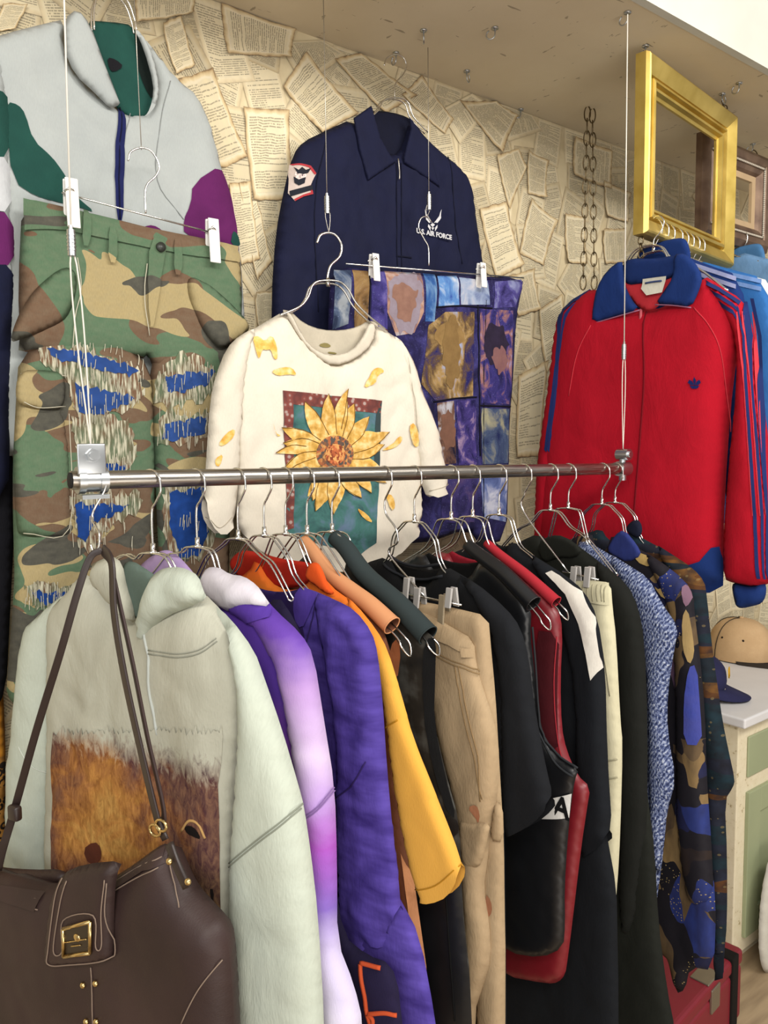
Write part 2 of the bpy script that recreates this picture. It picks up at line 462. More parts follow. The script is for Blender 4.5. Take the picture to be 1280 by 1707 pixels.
# pasted pages: the close collage that covers the wall (surface pattern) ...
def page_mesh(quads, name, parent, curl=0.0, nn=1):
    V, F, uv, tone = [], [], [], []
    for q, y, tn in quads:
        k = len(V)
        for j in range(nn+1):
            for i in range(nn+1):
                a, b = i/nn, j/nn
                x = (q[0][0]*(1-a)+q[1][0]*a)*b + (q[3][0]*(1-a)+q[2][0]*a)*(1-b)
                z = (q[0][1]*(1-a)+q[1][1]*a)*b + (q[3][1]*(1-a)+q[2][1]*a)*(1-b)
                e = min(a, 1-a, b, 1-b)
                if nn > 1:
                    x += .0035*noise.noise((x*60, z*60, tn*9)); z += .0035*noise.noise((x*60, z*60, tn*9+5))
                cu = curl*max(0, (abs(a-.5)*2)**3*(abs(b-.5)*2)**2)*(0.5+noise.noise((tn*77, round(a), round(b))))
                V.append((x, y-max(0, cu)-(.0015*noise.noise((x*30, z*30, 3)) if nn > 1 else 0), z)); uv.append((a, b)); tone.append(tn)
        for j in range(nn):
            for i in range(nn):
                s = k+j*(nn+1)+i; F.append((s, s+1, s+nn+2, s+nn+1))
    o = mesh_uv(name, V, F, uv, MPAGE, parent)
    at = o.data.attributes.new('tone', 'FLOAT', 'POINT'); at.data.foreach_set('value', tone)
    at = o.data.attributes.new('burn', 'FLOAT', 'POINT'); at.data.foreach_set('value', [.32 if nn == 1 else .85]*len(tone))
    return o
rnd = random.Random(11); quads = []; lay = 0
z = .55
cells = []
z = .5
while z < SOF+.02:
    x = -1.3
    while x < 4.6:
        cells.append((x+rnd.uniform(-.03, .03), z+rnd.uniform(-.03, .03))); x += .105
    z += .125
rnd.shuffle(cells)
for i, (x, z) in enumerate(cells):
    a = rnd.choice([rnd.uniform(-.5, .5), rnd.uniform(-.25, .25), rnd.uniform(-1.2, 1.2)]); w, h = rnd.uniform(.095, .115)/2, rnd.uniform(.155, .18)/2
    c, s = math.cos(a), math.sin(a)
    q = [(x+c*dx-s*dz, z+s*dx+c*dz) for dx, dz in ((-w, h), (w, h), (w, -h), (-w, -h))]
    q = [(u_, min(v_, SOF-.001)) for u_, v_ in q]
    quads.append((q, -.0004-.0035*(i/len(cells)), rnd.random()))
pg = page_mesh(quads, 'pasted_pages', wall); pg['kind'] = 'stuff'; pg['label'] = 'overlapping yellowed book pages pasted over the wall'
# ... and the larger loose pages that stand out from it
PAGES = [
 ([(366, 4), (492, 46), (484, 96), (378, 90)], 'page'), ([(296, 132), (352, 114), (412, 262), (364, 282)], 'p'),
 ([(404, 179), (479, 184), (489, 332), (421, 334)], 'p'), ([(470, 146), (509, 88), (596, 190), (535, 222)], 'p'),
 ([(556, 98), (600, 72), (694, 160), (640, 190)], 'p'), ([(668, 160), (702, 118), (754, 200), (742, 224)], 'p'),
 ([(398, 305), (422, 300), (452, 436), (427, 470)], 'p'), ([(766, 168), (826, 160), (862, 192), (836, 256)], 'p'),
 ([(826, 258), (864, 248), (878, 278), (848, 350)], 'p'), ([(798, 348), (842, 336), (870, 441), (826, 466)], 'p'),
 ([(884, 330), (928, 368), (905, 442), (864, 422)], 'p'), ([(956, 228), (1021, 251), (1018, 316), (954, 292)], 'p'),
 ([(940, 356), (975, 361), (976, 440), (944, 438)], 'p'), ([(1004, 382), (1042, 380), (1042, 438), (1008, 440)], 'p'),
 ([(2, 6), (46, 8), (26, 48), (-10, 52)], 'p'), ([(222, -20), (327, -10), (322, 22), (226, 38)], 'p'),
 ([(268, 40), (302, 26), (324, 108), (292, 124)], 'p'), ([(380, 306), (416, 302), (432, 432), (400, 442)], 'p'),
 ([(424, 488), (453, 485), (458, 545), (428, 548)], 'p'), ([(864, 625), (912, 600), (900, 760), (858, 762)], 'p'),
 ([(1006, 300), (1050, 322), (1046, 372), (1010, 360)], 'p'), ([(896, 516), (936, 490), (950, 590), (908, 622)], 'p'),
 ([(878, 250), (912, 268), (908, 330), (880, 322)], 'p'), ([(840, 462), (888, 448), (900, 515), (862, 528)], 'p')]
where = ['cut off by the ceiling between the grey and navy jackets', 'tilted beside the grey jacket\'s right shoulder', 'upright with thick brown edges left of the navy jacket',
 'tilted steeply above the navy jacket\'s left shoulder', 'tilted at the ceiling line left of the navy jacket\'s hanger hook', 'tilted at the ceiling line right of the navy jacket\'s collar',
 'long and narrow beside the navy jacket\'s left sleeve', 'at the ceiling line above the navy jacket\'s right shoulder', 'tilted just right of the navy jacket\'s right shoulder',
 'leaning beside the navy jacket\'s right sleeve above the patchwork trousers', 'leaning midway between the navy jacket and the hanging chains', 'at the ceiling line behind the top of the chains',
 'upright behind the lower chains', 'small and upright beside the red jacket\'s hanger', 'in the top left corner above the grey jacket', 'cut by the top edge right of the grey jacket\'s hanger',
 'narrow and tilted above the grey jacket\'s right shoulder', 'beside the grey jacket\'s purple sleeve', 'small below the long narrow pages left of the navy jacket', 'long and shaded, left of the red jacket\'s sleeve',
 'behind the long right cable below the ceiling', 'tilted left of the red jacket\'s left shoulder', 'narrow at the ceiling line left of the chains', 'tilted just above the patchwork trousers\' right corner']
for i, (q, _) in enumerate(PAGES):
    yy = -.0042-.00012*i; w = Pl((0, yy, 0), 0); qq = [(w.pt(*p).x, min(w.pt(*p).z, SOF-.002)) for p in q]
    # longest side upright on the page
    if math.dist(qq[0], qq[1]) > math.dist(qq[1], qq[2]): qq = qq[1:]+qq[:1]
    o = page_mesh([(qq, yy, .35+.6*rnd.random())], 'book_page', None, .012, 10)
    tag(o, 'yellowed book page '+where[i], 'book page', 'loose book pages on the wall')

# ------------------------------------------------------------------ hooks, cables, chain
def cup_hook(px, py, label, lean=0.0):
    p = on_z(px, py, SOF); t = thing('cup_hook', label, 'hook', p, rnd.uniform(0, 3), 'hooks in the ceiling')
    bm = bmesh.new(); cyl(bm, (0, 0, 0), (0, 0, -.003), .008, 12); bm_obj('collar', bm, GALV, t)
    bm = bmesh.new(); tube(bm, [(0, 0, 0), (0, 0, -.012)]+[(.010-.010*math.cos(a), 0, -.014-.010*math.sin(a)) for a in [k*PI/8 for k in range(0, 12)]], .0016, 6)
    bm_obj('hook_wire', bm, GALV, t); return p
for px, py, lb in ((825, 46, 'small screw hook in the bare middle of the ceiling, upper one'), (778, 118, 'small screw hook in the ceiling above the navy jacket\'s right shoulder'),
                   (868, 182, 'small screw hook at the wall edge left of the chains'), (660, 88, 'small screw hook holding the navy jacket\'s hanger'),
                   (1232, 138, 'small screw hook in the ceiling right of the gold frame'), (706, 50, 'small screw hook holding the patchwork trousers\' wire'),
                   (1046, 20, 'screw hook holding the rail\'s right cable'), (1076, 76, 'screw hook over the gold frame\'s left corner'),
                   (1204, 156, 'screw hook over the gold frame\'s right corner'), (1255, 240, 'screw hook over the dark ornate frame')):
    cup_hook(px, py, lb)
RAILY = -.45
RP = Pl((0, RAILY, 0), 0)
RA, RB = RP.pt(118, 801), RP.pt(1043, 781)
RDIR = (RB-RA).normalized()
print('RAIL', RA, RB, (RB-RA).length)
def rail_at(px):
    d = RP.pt(px, 790); t = (d.x-RA.x)/(RB.x-RA.x); return RA.lerp(RB, t)
RR = .0135
t = thing('clothes_rail', 'long horizontal steel tube rail holding the row of hangers', 'clothes rail', RA)
bm = bmesh.new(); L = (RB-RA).length; cyl(bm, (0, 0, 0), RB-RA, RR, 24); o = bm_obj('tube', bm, STEEL, t); sharp(o)
bm = bmesh.new(); cyl(bm, RDIR*-.002, RDIR*.001, RR*.86, 20); bm_obj('bore_shade_disc', bm, plain('bore_shade_black', '#0c0b0a', .9), t)  # black disc on the capped end, painted as the shade inside the tube
# pipe clamp at the left end
bm = bmesh.new(); cyl(bm, RDIR*.012, RDIR*.045, RR+.0035, 24); cyl(bm, RDIR*.008, RDIR*.018, RR+.006, 24); cyl(bm, RDIR*.038, RDIR*.049, RR+.006, 24)
box(bm, .010, .048, -.018, .012, -.027, -.021); o = bm_obj('pipe_clamp', bm, GALV, t); sharp(o)
bm = bmesh.new(); box(bm, .006, .046, -.016, -.012, .008, .052); o = bm_obj('clamp_plate', bm, GALV, t); bevel(o, .006, 3)
bm = bmesh.new(); cyl(bm, (.026, -.016, .035), (.026, -.024, .035), .010, 6); cyl(bm, (.026, -.022, .035), (.026, -.027, .035), .006, 12); o = bm_obj('bolt', bm, GALV, t); sharp(o)
# swivel fitting at the right end
E = RB-RA
bm = bmesh.new(); cyl(bm, E-RDIR*.03, E+RDIR*.004, RR+.004, 24); ball(bm, E+RDIR*.004, RR+.004, .5, 1, 1, 16); o = bm_obj('end_cap', bm, GALV, t); sharp(o, 50)
bm = bmesh.new(); cyl(bm, E+Vector((-.012, -.018, .034)), E+Vector((-.012, .014, .034)), .014, 16); cyl(bm, E+Vector((-.012, 0, .0)), E+Vector((-.012, 0, .034)), .009, 12); cyl(bm, E+Vector((-.012, -.018, .034)), E+Vector((-.012, -.023, .034)), .008, 12)
cyl(bm, E+Vector((-.012, 0, -.012)), E+Vector((-.012, 0, -.028)), .009, 12); o = bm_obj('eye_fitting', bm, GALV, t); sharp(o)

def cable(name, label, pts, grip=None, r=.0013, double=None, cat='cable', mat=None):
    o = pts[0]; t = thing(name, label, cat, o, group='hanging wires')
    bm = bmesh.new(); tube(bm, [Vector(p)-Vector(o) for p in pts], r, 8); bm_obj('wire', bm, mat or CREAM_CABLE, t)
    if grip:
        g, h = Vector(grip)-Vector(o), .035
        bm = bmesh.new(); cyl(bm, g+Vector((0, 0, h/2)), g-Vector((0, 0, h/2)), .0055, 12); cyl(bm, g+Vector((0, 0, h/2+.006)), g+Vector((0, 0, h/2)), .003, 10)
        for k in range(5): cyl(bm, g+Vector((0, 0, h/2-.006-k*.005)), g+Vector((0, 0, h/2-.008-k*.005)), .0062, 12)
        o2 = bm_obj('gripper', bm, GALV, t); sharp(o2)
    if double:
        bm = bmesh.new()
        for s in (-1, 1):
            q = [Vector(p)-Vector(o) for p in double]; n = len(q)
            tube(bm, [q[i]+Vector((s*.006*math.sin(PI*(i/(n-1))**.6), 0, 0)) for i in range(n)], r*.9, 6)
        bm_obj('wire_loop', bm, mat or CREAM_CABLE, t)
    return t
lt = RA+RDIR*.026+Vector((0, -.014, .045))
ltop = RP.pt(98, -130); ltop = Vector((lt.x-.004, lt.y, SOF))
def along(a, b, k): return a.lerp(b, k)
g = Pl((0, lt.y, 0), 0).pt(119, 405)
cable('suspension_cable', 'white cable running up from the rail\'s left clamp past the camouflage trousers', [ltop, along(ltop, g, .5), g], g, double=[along(g, lt, k/10) for k in range(11)])
rt = E+RA+Vector((-.012, 0, .045)); rtop = on_z(1046, 28, SOF); rtop = on_z(1046, 24, SOF-.025)
g = along(rt, rtop, .245)
cable('suspension_cable', 'long white cable rising from the rail\'s right end in front of the red jacket', [rtop, g], g, double=[along(g, rt, k/10) for k in range(11)])

def chain(name, label, top, n, pitch, lw, mat, r=.0016, group=None, twist=0.0, dirv=(0, 0, -1)):
    t = thing(name, label, 'chain', top, 0, group); me = None; d = Vector(dirv).normalized()
    for i in range(n):
        if me is None:
            bm = bmesh.new()
            tube(bm, [(lw/2*math.cos(a), 0, (pitch*.62)*math.sin(a)) for a in [k*2*PI/16 for k in range(16)]], r, 6, True)
            o = bm_obj('link', bm, mat, t); me = o.data
        else:
            o = bpy.data.objects.new('link', me); COL.objects.link(o); o.parent = t
        o.location = d*(pitch*(i+.5)); o.rotation_euler = (0, 0, twist+(.35 if i % 2 else 1.75)); 
        if abs(d.z) < .9: o.rotation_mode = 'QUATERNION'; o.rotation_quaternion = d.to_track_quat('-Z', 'Y') @ Matrix.Rotation(.35 if i % 2 else 1.75, 3, 'Z').to_quaternion()
    return t
CW = Pl((0, -.13, 0), 0)
for a, b, lb in ((979, 972, 'bronze link chain hanging from the ceiling, left of the pair'), (987, 990, 'bronze link chain hanging from the ceiling, right of the pair')):
    p = CW.pt(a, 205); q = CW.pt(b, 480); n = 15
    chain('hanging_chain', lb, Vector((p.x, p.y, SOF-.002)), n, (SOF-q.z)/n, .017, DARKMETAL, .0019, 'pair of bronze chains', dirv=(q.x-p.x, 0, q.z-p.z), twist=.3)
# ------------------------------------------------------------------ hangers
def hook_pts(R, drop, flip=1, lean=0.0):
    """(u, z) path: over the bar, swelling forward, then back to the stem; z measured from the bar's centre"""
    c = R*.35
    pts = [(-R*1.02, -c-.002)]
    pts += [(-R*math.cos(a), -c+.0+R*math.sin(a)) for a in [k*PI/8 for k in range(1, 9)]]
    pts += [(R*.95, -c-R*.6), (R*.45, -c-R*1.35), (.0005, -c-R*2.1), (0, -drop)]
    return [(u*flip, z) for u, z in pts]
def wire_hanger(pl, label, drop, right, left=None, R=.021, flip=1, group=None, r=.0016, gap=.0045, w=0.0, arch=.042, droop=0.0, lean=0.0, reach=.17):
    """chrome hanger with double arms; right/left = list of (u, z) the arms pass through"""
    t = thing('clothes_hanger', label, 'hanger', pl=pl, group=group)
    bm = bmesh.new(); q = hook_pts(R, drop, flip)
    tube(bm, [(v.x, -w+lean*(v.z+drop), v.y*0+v.z) for v in catmull([(a, 0, b) for a, b in q], 5)], r*1.1, 8); bm_obj('hook', bm, CHROME, t)
    bm = bmesh.new(); cyl(bm, (0, -w, -drop+.014), (0, -w, -drop-.004), .0036, 10); ball(bm, (0, -w, -drop), .0046, 1, 1.6, .8); bm_obj('ferrule', bm, CHROME, t)
    def clean(pts):
        q = [(abs(a), b) for a, b in pts if abs(a) > .052 and b < -drop-.018]
        q = q or [(.10, -drop-.055)]
        if q[0][0] > .075: q = [(.058, max(q[0][1]+.012, -drop-.034))]+q
        if q[-1][0] < min(.15, reach-.01): q = q+[(reach, q[-1][1]-(reach-q[-1][0])*.55)]
        if droop == 0: q[-1] = (min(q[-1][0], .185), q[-1][1]-.026)
        return q
    left = [(-a, b) for a, b in clean([(abs(a), b) for a, b in (left or right)])]
    right = clean(right)
    def side(pts, s):
        return [(s*.006, -drop-.001), (s*arch*.55, -drop-.003), (s*arch*.85, -drop-.012)]+list(pts)
    R_, L_ = side(right, 1), side(left, -1)
    path = []
    fwd = [(u, gap, z) for u, z in reversed(L_)]+[(u, gap, z) for u, z in R_]
    eu, ez = R_[-1]; lu, lz = L_[-1]
    dx, dz = eu-R_[-2][0], ez-R_[-2][1]; m = math.hypot(dx, dz); dx, dz = dx/m, dz/m
    e_ = 1.0 if droop else .45
    endR = [(eu+dx*.012*e_, gap*1.25, ez+dz*.012*e_-droop*.4), (eu+dx*.022*e_, 0, ez+dz*.022*e_-droop), (eu+dx*.012*e_, -gap*1.25, ez+dz*.012*e_-droop*.4)]
    endL = [(lu-.012, -gap*1.2, lz-.008), (lu-.02, 0, lz-.013), (lu-.012, gap*1.2, lz-.008)]
    back = [(u, -gap, z) for u, z in reversed(R_)]+[(u, -gap, z) for u, z in L_]
    pts = catmull([(u, -(w+g_), z) for u, g_, z in fwd+endR+back+endL], 4, True)
    bm = bmesh.new(); tube(bm, pts, r, 6, True); bm_obj('shoulder_wire', bm, CHROME, t)
    return t
def peg(bm, u, z, w, h=.07, wd=.018, d=.012):
    for s in (1, -1):
        a = .002
        v = [bm.verts.new(p) for p in ((u-wd/2, -(w+s*.003), z+h*.35), (u+wd/2, -(w+s*.003), z+h*.35), (u+wd/2, -(w+s*.009), z-h*.65), (u-wd/2, -(w+s*.009), z-h*.65),
             (u-wd/2, -(w+s*.008), z+h*.35), (u+wd/2, -(w+s*.008), z+h*.35), (u+wd/2, -(w+s*.013), z-h*.65), (u-wd/2, -(w+s*.013), z-h*.65))]
        for q in ((0, 1, 2, 3), (7, 6, 5, 4), (0, 4, 5, 1), (1, 5, 6, 2), (2, 6, 7, 3), (3, 7, 4, 0)): bm.faces.new([v[i] for i in q])
def clip_hanger(pl, label, hookpts, bar, clips, group=None, clip_mat=None, w=0.0, ch=.07, cw=.018, cth=1.0):
    t = thing('clip_hanger', label, 'hanger', pl=pl, group=group)
    bm = bmesh.new(); tube(bm, [(v.x, -w, v.z) for v in catmull([(a, 0, b) for a, b in hookpts], 6)], .0018, 8); bm_obj('hook', bm, CHROME, t)
    bm = bmesh.new(); tube(bm, [(bar[0][0], -w, bar[0][1]), (bar[1][0], -w, bar[1][1])], .0017, 8); bm_obj('bar', bm, CHROME, t)
    for u, z in clips:
        bm = bmesh.new(); peg(bm, u, z, w, ch, cw); o = bm_obj('clip', bm, clip_mat or WHITE_PLASTIC, t, False); bevel(o, .0015, 2)
        bm = bmesh.new()
        for s in (-1, 1): tube(bm, [(u-.012, -(w+s*.006), z+.005), (u-.004, -(w+s*.013), z+.012), (u+.006, -(w+s*.006), z+.006)], .0022, 6)
        c = bm_obj('clip_spring', bm, CHROME, o)
    return t

# ------------------------------------------------------------------ grey windbreaker (upper left)
pl = Pl(Pl((0, -.075, 0)).pt(190, 5), 0)
U = pl.uzs
GREY, GREEN, PURP = fabric('#a9aeac', '#9aa0a0', mott=8, sheen=.1), fabric('#1f4c43', '#173a35', mott=10), fabric('#64205c', '#4c1748', mott=10)
NAVYZ = fabric('#1b2152'); NAVYD = fabric('#141936', '#0a0c1c')
t = thing('windbreaker_jacket', 'grey windbreaker with green, purple and white panels hanging top left', 'jacket', pl=pl)
fo = folds(.016, 7, 2.0, 3, .25, .0)
body = Surf(U([(108, 32), (80, 38), (0, 58), (-45, 75), (-60, 190), (-55, 300), (-40, 560), (-30, 760), (120, 760), (250, 760), (384, 780), (410, 560), (400, 415), (388, 344), (366, 271), (350, 206), (330, 161), (289, 127), (261, 89), (238, 60), (250, 110), (256, 150), (244, 190), (208, 192), (176, 170), (130, 130), (108, 90)]), .03, .02, .05, fo, smooth=1)
pillow('body', body, GREY, t)
patch('green_yoke_panel', U([(12, 170), (30, 175), (42, 190), (55, 235), (86, 262), (104, 286), (112, 300), (124, 325), (160, 357), (130, 345), (62, 330), (20, 302), (10, 200)]), body, GREEN, t, .002)
patch('purple_sleeve_panel', U([(365, 277), (320, 306), (317, 342), (305, 368), (306, 392), (350, 404), (396, 425), (396, 400), (378, 310)]), body, PURP, t, .002)
patch('green_cuff_piece', U([(386, 385), (394, 390), (400, 412), (382, 410)]), body, GREEN, t, .003)
patch('purple_chest_badge', U([(238, 378), (255, 375), (270, 384), (275, 394), (240, 392)]), body, PURP, t, .002)
patch('zip_placket', U([(193, 172), (204, 175), (206, 290), (205, 368), (193, 368), (189, 270)]), body, NAVYZ, t, .003)
seam('zip_teeth', [U([(198, 178), (198, 280), (199, 366)])], body, fabric('#0e1230'), t, .0012, .004)
seam('raglan_seam', [U([(232, 150), (212, 210), (205, 240)]), U([(284, 135), (268, 200), (262, 300), (306, 366)])], body, fabric('#8f9392'), t, .0009)
slv = Surf(U([(-70, 80), (-10, 70), (12, 130), (16, 270), (20, 355), (26, 440), (20, 520), (15, 700), (14, 830), (-60, 830), (-90, 500)]), .028, .012, .045, fo, .018)
s = pillow('sleeve', slv, GREY, t)
patch('sleeve_green_band', U([(-40, 150), (0, 150), (17, 166), (18, 265), (-40, 265)]), slv, GREEN, s, .002)
patch('sleeve_white_band', U([(-40, 265), (18, 265), (20, 357), (-40, 350)]), slv, fabric('#c6c9cc'), s, .003)
patch('sleeve_purple_band', U([(-40, 352), (20, 358), (26, 445), (-40, 445)]), slv, PURP, s, .003)
patch('sleeve_navy_band', U([(-60, 445), (26, 445), (20, 520), (15, 700), (14, 832), (-60, 832)]), slv, NAVYD, s, .004)
# stand collar: the left half stands open, the green lining shows inside
lin_s = Surf(U([(140, 34), (180, 36), (224, 42), (246, 85), (260, 140), (256, 176), (244, 198), (216, 198), (190, 178), (160, 102)]), .005, .005, .015, None, .004, smooth=1)
pillow('collar_lining', lin_s, GREEN, t)
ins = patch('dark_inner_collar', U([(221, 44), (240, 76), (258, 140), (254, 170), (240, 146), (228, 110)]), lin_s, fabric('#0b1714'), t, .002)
patch('neck_label', U([(178, 96), (193, 100), (206, 112), (188, 122), (181, 114)]), lin_s, fabric('#15151a'), t, .0025)
cl = Surf(U([(129, 14), (107, 31), (107, 84), (124, 124), (158, 155), (184, 182), (201, 174), (197, 164), (172, 100), (151, 41)]), .010, .004, .018, folds(.004, 12, 5, 8), .030, smooth=1)
pillow('stand_collar', cl, GREY, t)
cr = Surf(U([(222, 44), (240, 82), (256, 140), (254, 168), (246, 190), (236, 197), (254, 186), (266, 160), (262, 120), (250, 80), (236, 56)]), .008, .004, .012, None, .026, smooth=1)
pillow('stand_collar', cr, GREY, t)
hk = thing('clothes_hanger', 'chrome hanger holding the grey windbreaker at the top edge', 'hanger', pl=pl)
bm = bmesh.new()
for w_ in (.03, .045):
    q = U([(150, 60), (150, 22), (160, -2), (180, -10), (205, 12), (216, 40), (220, 60)]); tube(bm, [(v.x, -w_+.02, v.z) for v in catmull([(a, 0, b) for a, b in q], 6)], .0018, 8)
bm_obj('shoulder_wire', bm, CHROME, hk)
bm = bmesh.new(); q = U([(182, -8), (184, -40), (205, -70), (195, -100), (170, -90)]); tube(bm, [(v.x, -.018, v.z) for v in catmull([(a, 0, b) for a, b in q], 6)], .002, 8); bm_obj('hook', bm, CHROME, hk)

# dark trousers below the windbreaker's long sleeve, cropped by the frame
pl2 = Pl(Pl((0, -.06, 0)).pt(-30, 800), 0); U2 = pl2.uzs
t = thing('dark_trousers', 'near-black trousers at the left edge below the navy sleeve', 'trousers', pl=pl2)
tr = Surf(U2([(-90, 700), (24, 715), (24, 880), (18, 1000), (8, 1200), (-90, 1200)]), .012, .01, .03, folds(.005, 9, 1.2, 5))
pillow('legs', tr, fabric('#0d0d12', '#15151c'), t)
pl3 = Pl(Pl((0, -.035, 0)).pt(-20, 1150), 0); U3 = pl3.uzs
def leopard():
    m = NT('leopard_print'); v = m.coord('UV'); d = m.vor(v, 60, 'F1', 'Distance'); n = m.noise(v, 50, 2)
    ring = m.math('MULTIPLY', m.math('GREATER_THAN', d, .25), m.math('LESS_THAN', d, .48)); ring = m.math('MULTIPLY', ring, m.math('GREATER_THAN', n, .42))
    z = m.sep(m.coord('UV'))[1]
    k = m.math('LESS_THAN', z, -.13)
    m.col(m.mix(k, m.ramp(n, [(.3, '#b5761e'), (.7, '#c98a2a')]), m.mix(ring, '#a07030', '#20140c'))); return m.pr(.85)
t = thing('printed_dress', 'mustard dress with leopard print at the bottom left edge', 'dress', pl=pl3)
pillow('skirt', Surf(U3([(-60, 1080), (2, 1105), (8, 1200), (10, 1300), (16, 1420), (14, 1700), (-80, 1700)]), .01, .01, .03, folds(.005, 12, 1, 2)), leopard(), t)

# ------------------------------------------------------------------ camouflage trousers
def camo():
    t = NT('woodland_camouflage'); v = t.coord('UV', (1, 1.5, 1)); 
    a = t.noise(v, 5.2, 2, .45, .6); b = t.noise(t.coord('UV', (1, 1.8, 1), .2, (3.1, 1.7, 0)), 5.2, 2, .45, .7); c = t.noise(t.coord('UV', (.8, 1.2, 1), .1, (7.3, 4.1, 0)), 7.5, 2, .5, .8)
    m1 = t.math('GREATER_THAN', a, .50); m2 = t.math('GREATER_THAN', b, .565); m3 = t.math('GREATER_THAN', c, .60)
    col = t.mix(m1, '#4a6a50', '#664a38'); col = t.mix(m2, col, '#a8966a'); col = t.mix(m3, col, '#3a3a38')
    f = t.noise(v, 60, 4); col = t.mix(t.math('MULTIPLY', f, .35), col, '#8a8672')
    wv = t.noise(t.coord('UV', (1, .3, 1)), 500, 2); t.col(t.mix(t.math('MULTIPLY', wv, .3), col, '#2b2a22')); t.bump(wv, .3, .0015); return t.pr(.95, 0, .15)
CAMO = camo()
def denim(c, name):
    t = NT(name); v = t.coord('UV'); w1 = t.wave(t.coord('UV', (1, 1, 1), .8), 160, 2.0, 'X'); n = t.noise(v, 50, 4)
    t.col(t.mix(t.math('MULTIPLY_ADD', n, 1.5, -.35, True), shade(c, .75), t.mix(w1, c, shade(c, 1.35)))); return t.pr(.95, 0, .15)
DENIM, DENIM2 = denim('#29447c', 'blue_denim_patch'), denim('#1b3c7c', 'deep_blue_patch')
def fray():
    t = NT('frayed_threads'); v = t.coord('UV', (1, .12, 1)); n = t.noise(v, 240, 3); 
    c_ = t.noise(t.coord('UV'), 14, 3); und = t.ramp(c_, [(.4, '#5c6650'), (.55, '#6b5240')]); t.col(t.mix(t.ramp(n, [(.44, '#000000'), (.58, '#ffffff')]), und, t.ramp(n, [(.45, '#8f8d78'), (.7, '#c2bda8')]))); t.bump(n, .6, .003); return t.pr(.95, 0, .1)
FRAY = fray(); STITCH = fabric('#c9c3ae'); BLK = fabric('#17171a')
plc = Pl(Pl((0, -.128, 0)).pt(232, 260), 0); U = plc.uzs
t = thing('camouflage_trousers', 'woodland camouflage cargo trousers with ripped knees over blue patches', 'trousers', pl=plc)
fo = folds(.010, 8, 3.0, 12, .3, -.12, fine=.35)
up = Surf(U([(37, 331), (110, 346), (180, 362), (250, 380), (330, 396), (397, 411), (404, 470), (402, 560), (384, 606), (258, 620), (246, 590), (236, 600), (30, 592), (33, 560), (30, 480)]), .024, .014, .05, fo, smooth=1); up.back = .006
pillow('seat', up, CAMO, t)
L = Surf(U([(33, 560), (24, 700), (20, 800), (22, 900), (24, 970), (14, 1100), (8, 1180), (110, 1190), (215, 1180), (240, 1060), (256, 900), (258, 740), (250, 570)]), .024, .008, .05, fo, .002)
pillow('trouser_leg', L, CAMO, t)
Rr = Surf(U([(244, 560), (256, 740), (262, 900), (275, 1100), (280, 1180), (370, 1190), (380, 1000), (384, 800), (385, 640), (384, 560)]), .022, .012, .05, fo, .002)
pillow('trouser_leg', Rr, CAMO, t)
wb = patch('waistband', U([(38, 331), (110, 347), (250, 381), (396, 411), (398, 438), (330, 428), (250, 414), (110, 384), (40, 384)]), up, CAMO, t, .004, 0)
for a, b in ((140, 350), (185, 378), (293, 398)):
    patch('belt_loop', U([(a-7, b), (a+7, b+3), (a+8, b+62), (a-6, b+60)]), up, CAMO, t, .008, 1)
patch('fly_placket', U([(246, 395), (276, 402), (270, 440), (262, 500), (250, 560), (244, 500)]), up, CAMO, t, .007)
bm = bmesh.new(); u_, z_ = plc.uz(257, 418); cyl(bm, (u_, -up.hh(u_, z_)-.007, z_), (u_, -up.hh(u_, z_)-.012, z_), .009, 16); bm_obj('waist_button', bm, plain('dark_button', '#2c2f2a', .4), t)
pk = Surf(U([(311, 458), (313, 492), (328, 532), (346, 562), (370, 586), (404, 560), (420, 545), (392, 512), (345, 470)]), .012, .004, .02, None, .024)
pillow('slant_pocket', pk, CAMO, t)
pk2 = Surf(U([(110, 440), (60, 478), (32, 520), (14, 572), (36, 566), (90, 545), (118, 525), (132, 460)]), .012, .004, .02, None, .022)
pillow('slant_pocket', pk2, CAMO, t)
seam('seams', [U([(248, 560), (240, 500), (244, 440)]), U([(128, 430), (134, 480), (124, 530), (116, 600)])], up, STITCH, t, .0009, .004)
cp = Surf(U([(30, 640), (22, 760), (26, 880), (35, 895), (110, 898), (122, 880), (110, 650)]), .014, .004, .02, folds(.003, 20, 12, 4), .018)
pillow('cargo_pocket', cp, CAMO, t)
fl = Surf(U([(30, 618), (24, 668), (44, 680), (80, 685), (108, 682), (110, 622), (70, 616)]), .008, .003, .015, None, .032)
pillow('pocket_flap', fl, CAMO, t)
seam('pocket_stitching', [U([(32, 624), (70, 622), (108, 628)]), U([(27, 666), (60, 680), (106, 678)]), U([(112, 690), (112, 880), (36, 888)])], cp, STITCH, t, .0008, .012)
def rough(p, step, amp):
    q = resample(p, step); return [(x+rq.uniform(-amp, amp)*.45, y+rq.uniform(-amp, amp)) for x, y in q]
rq = random.Random(17)
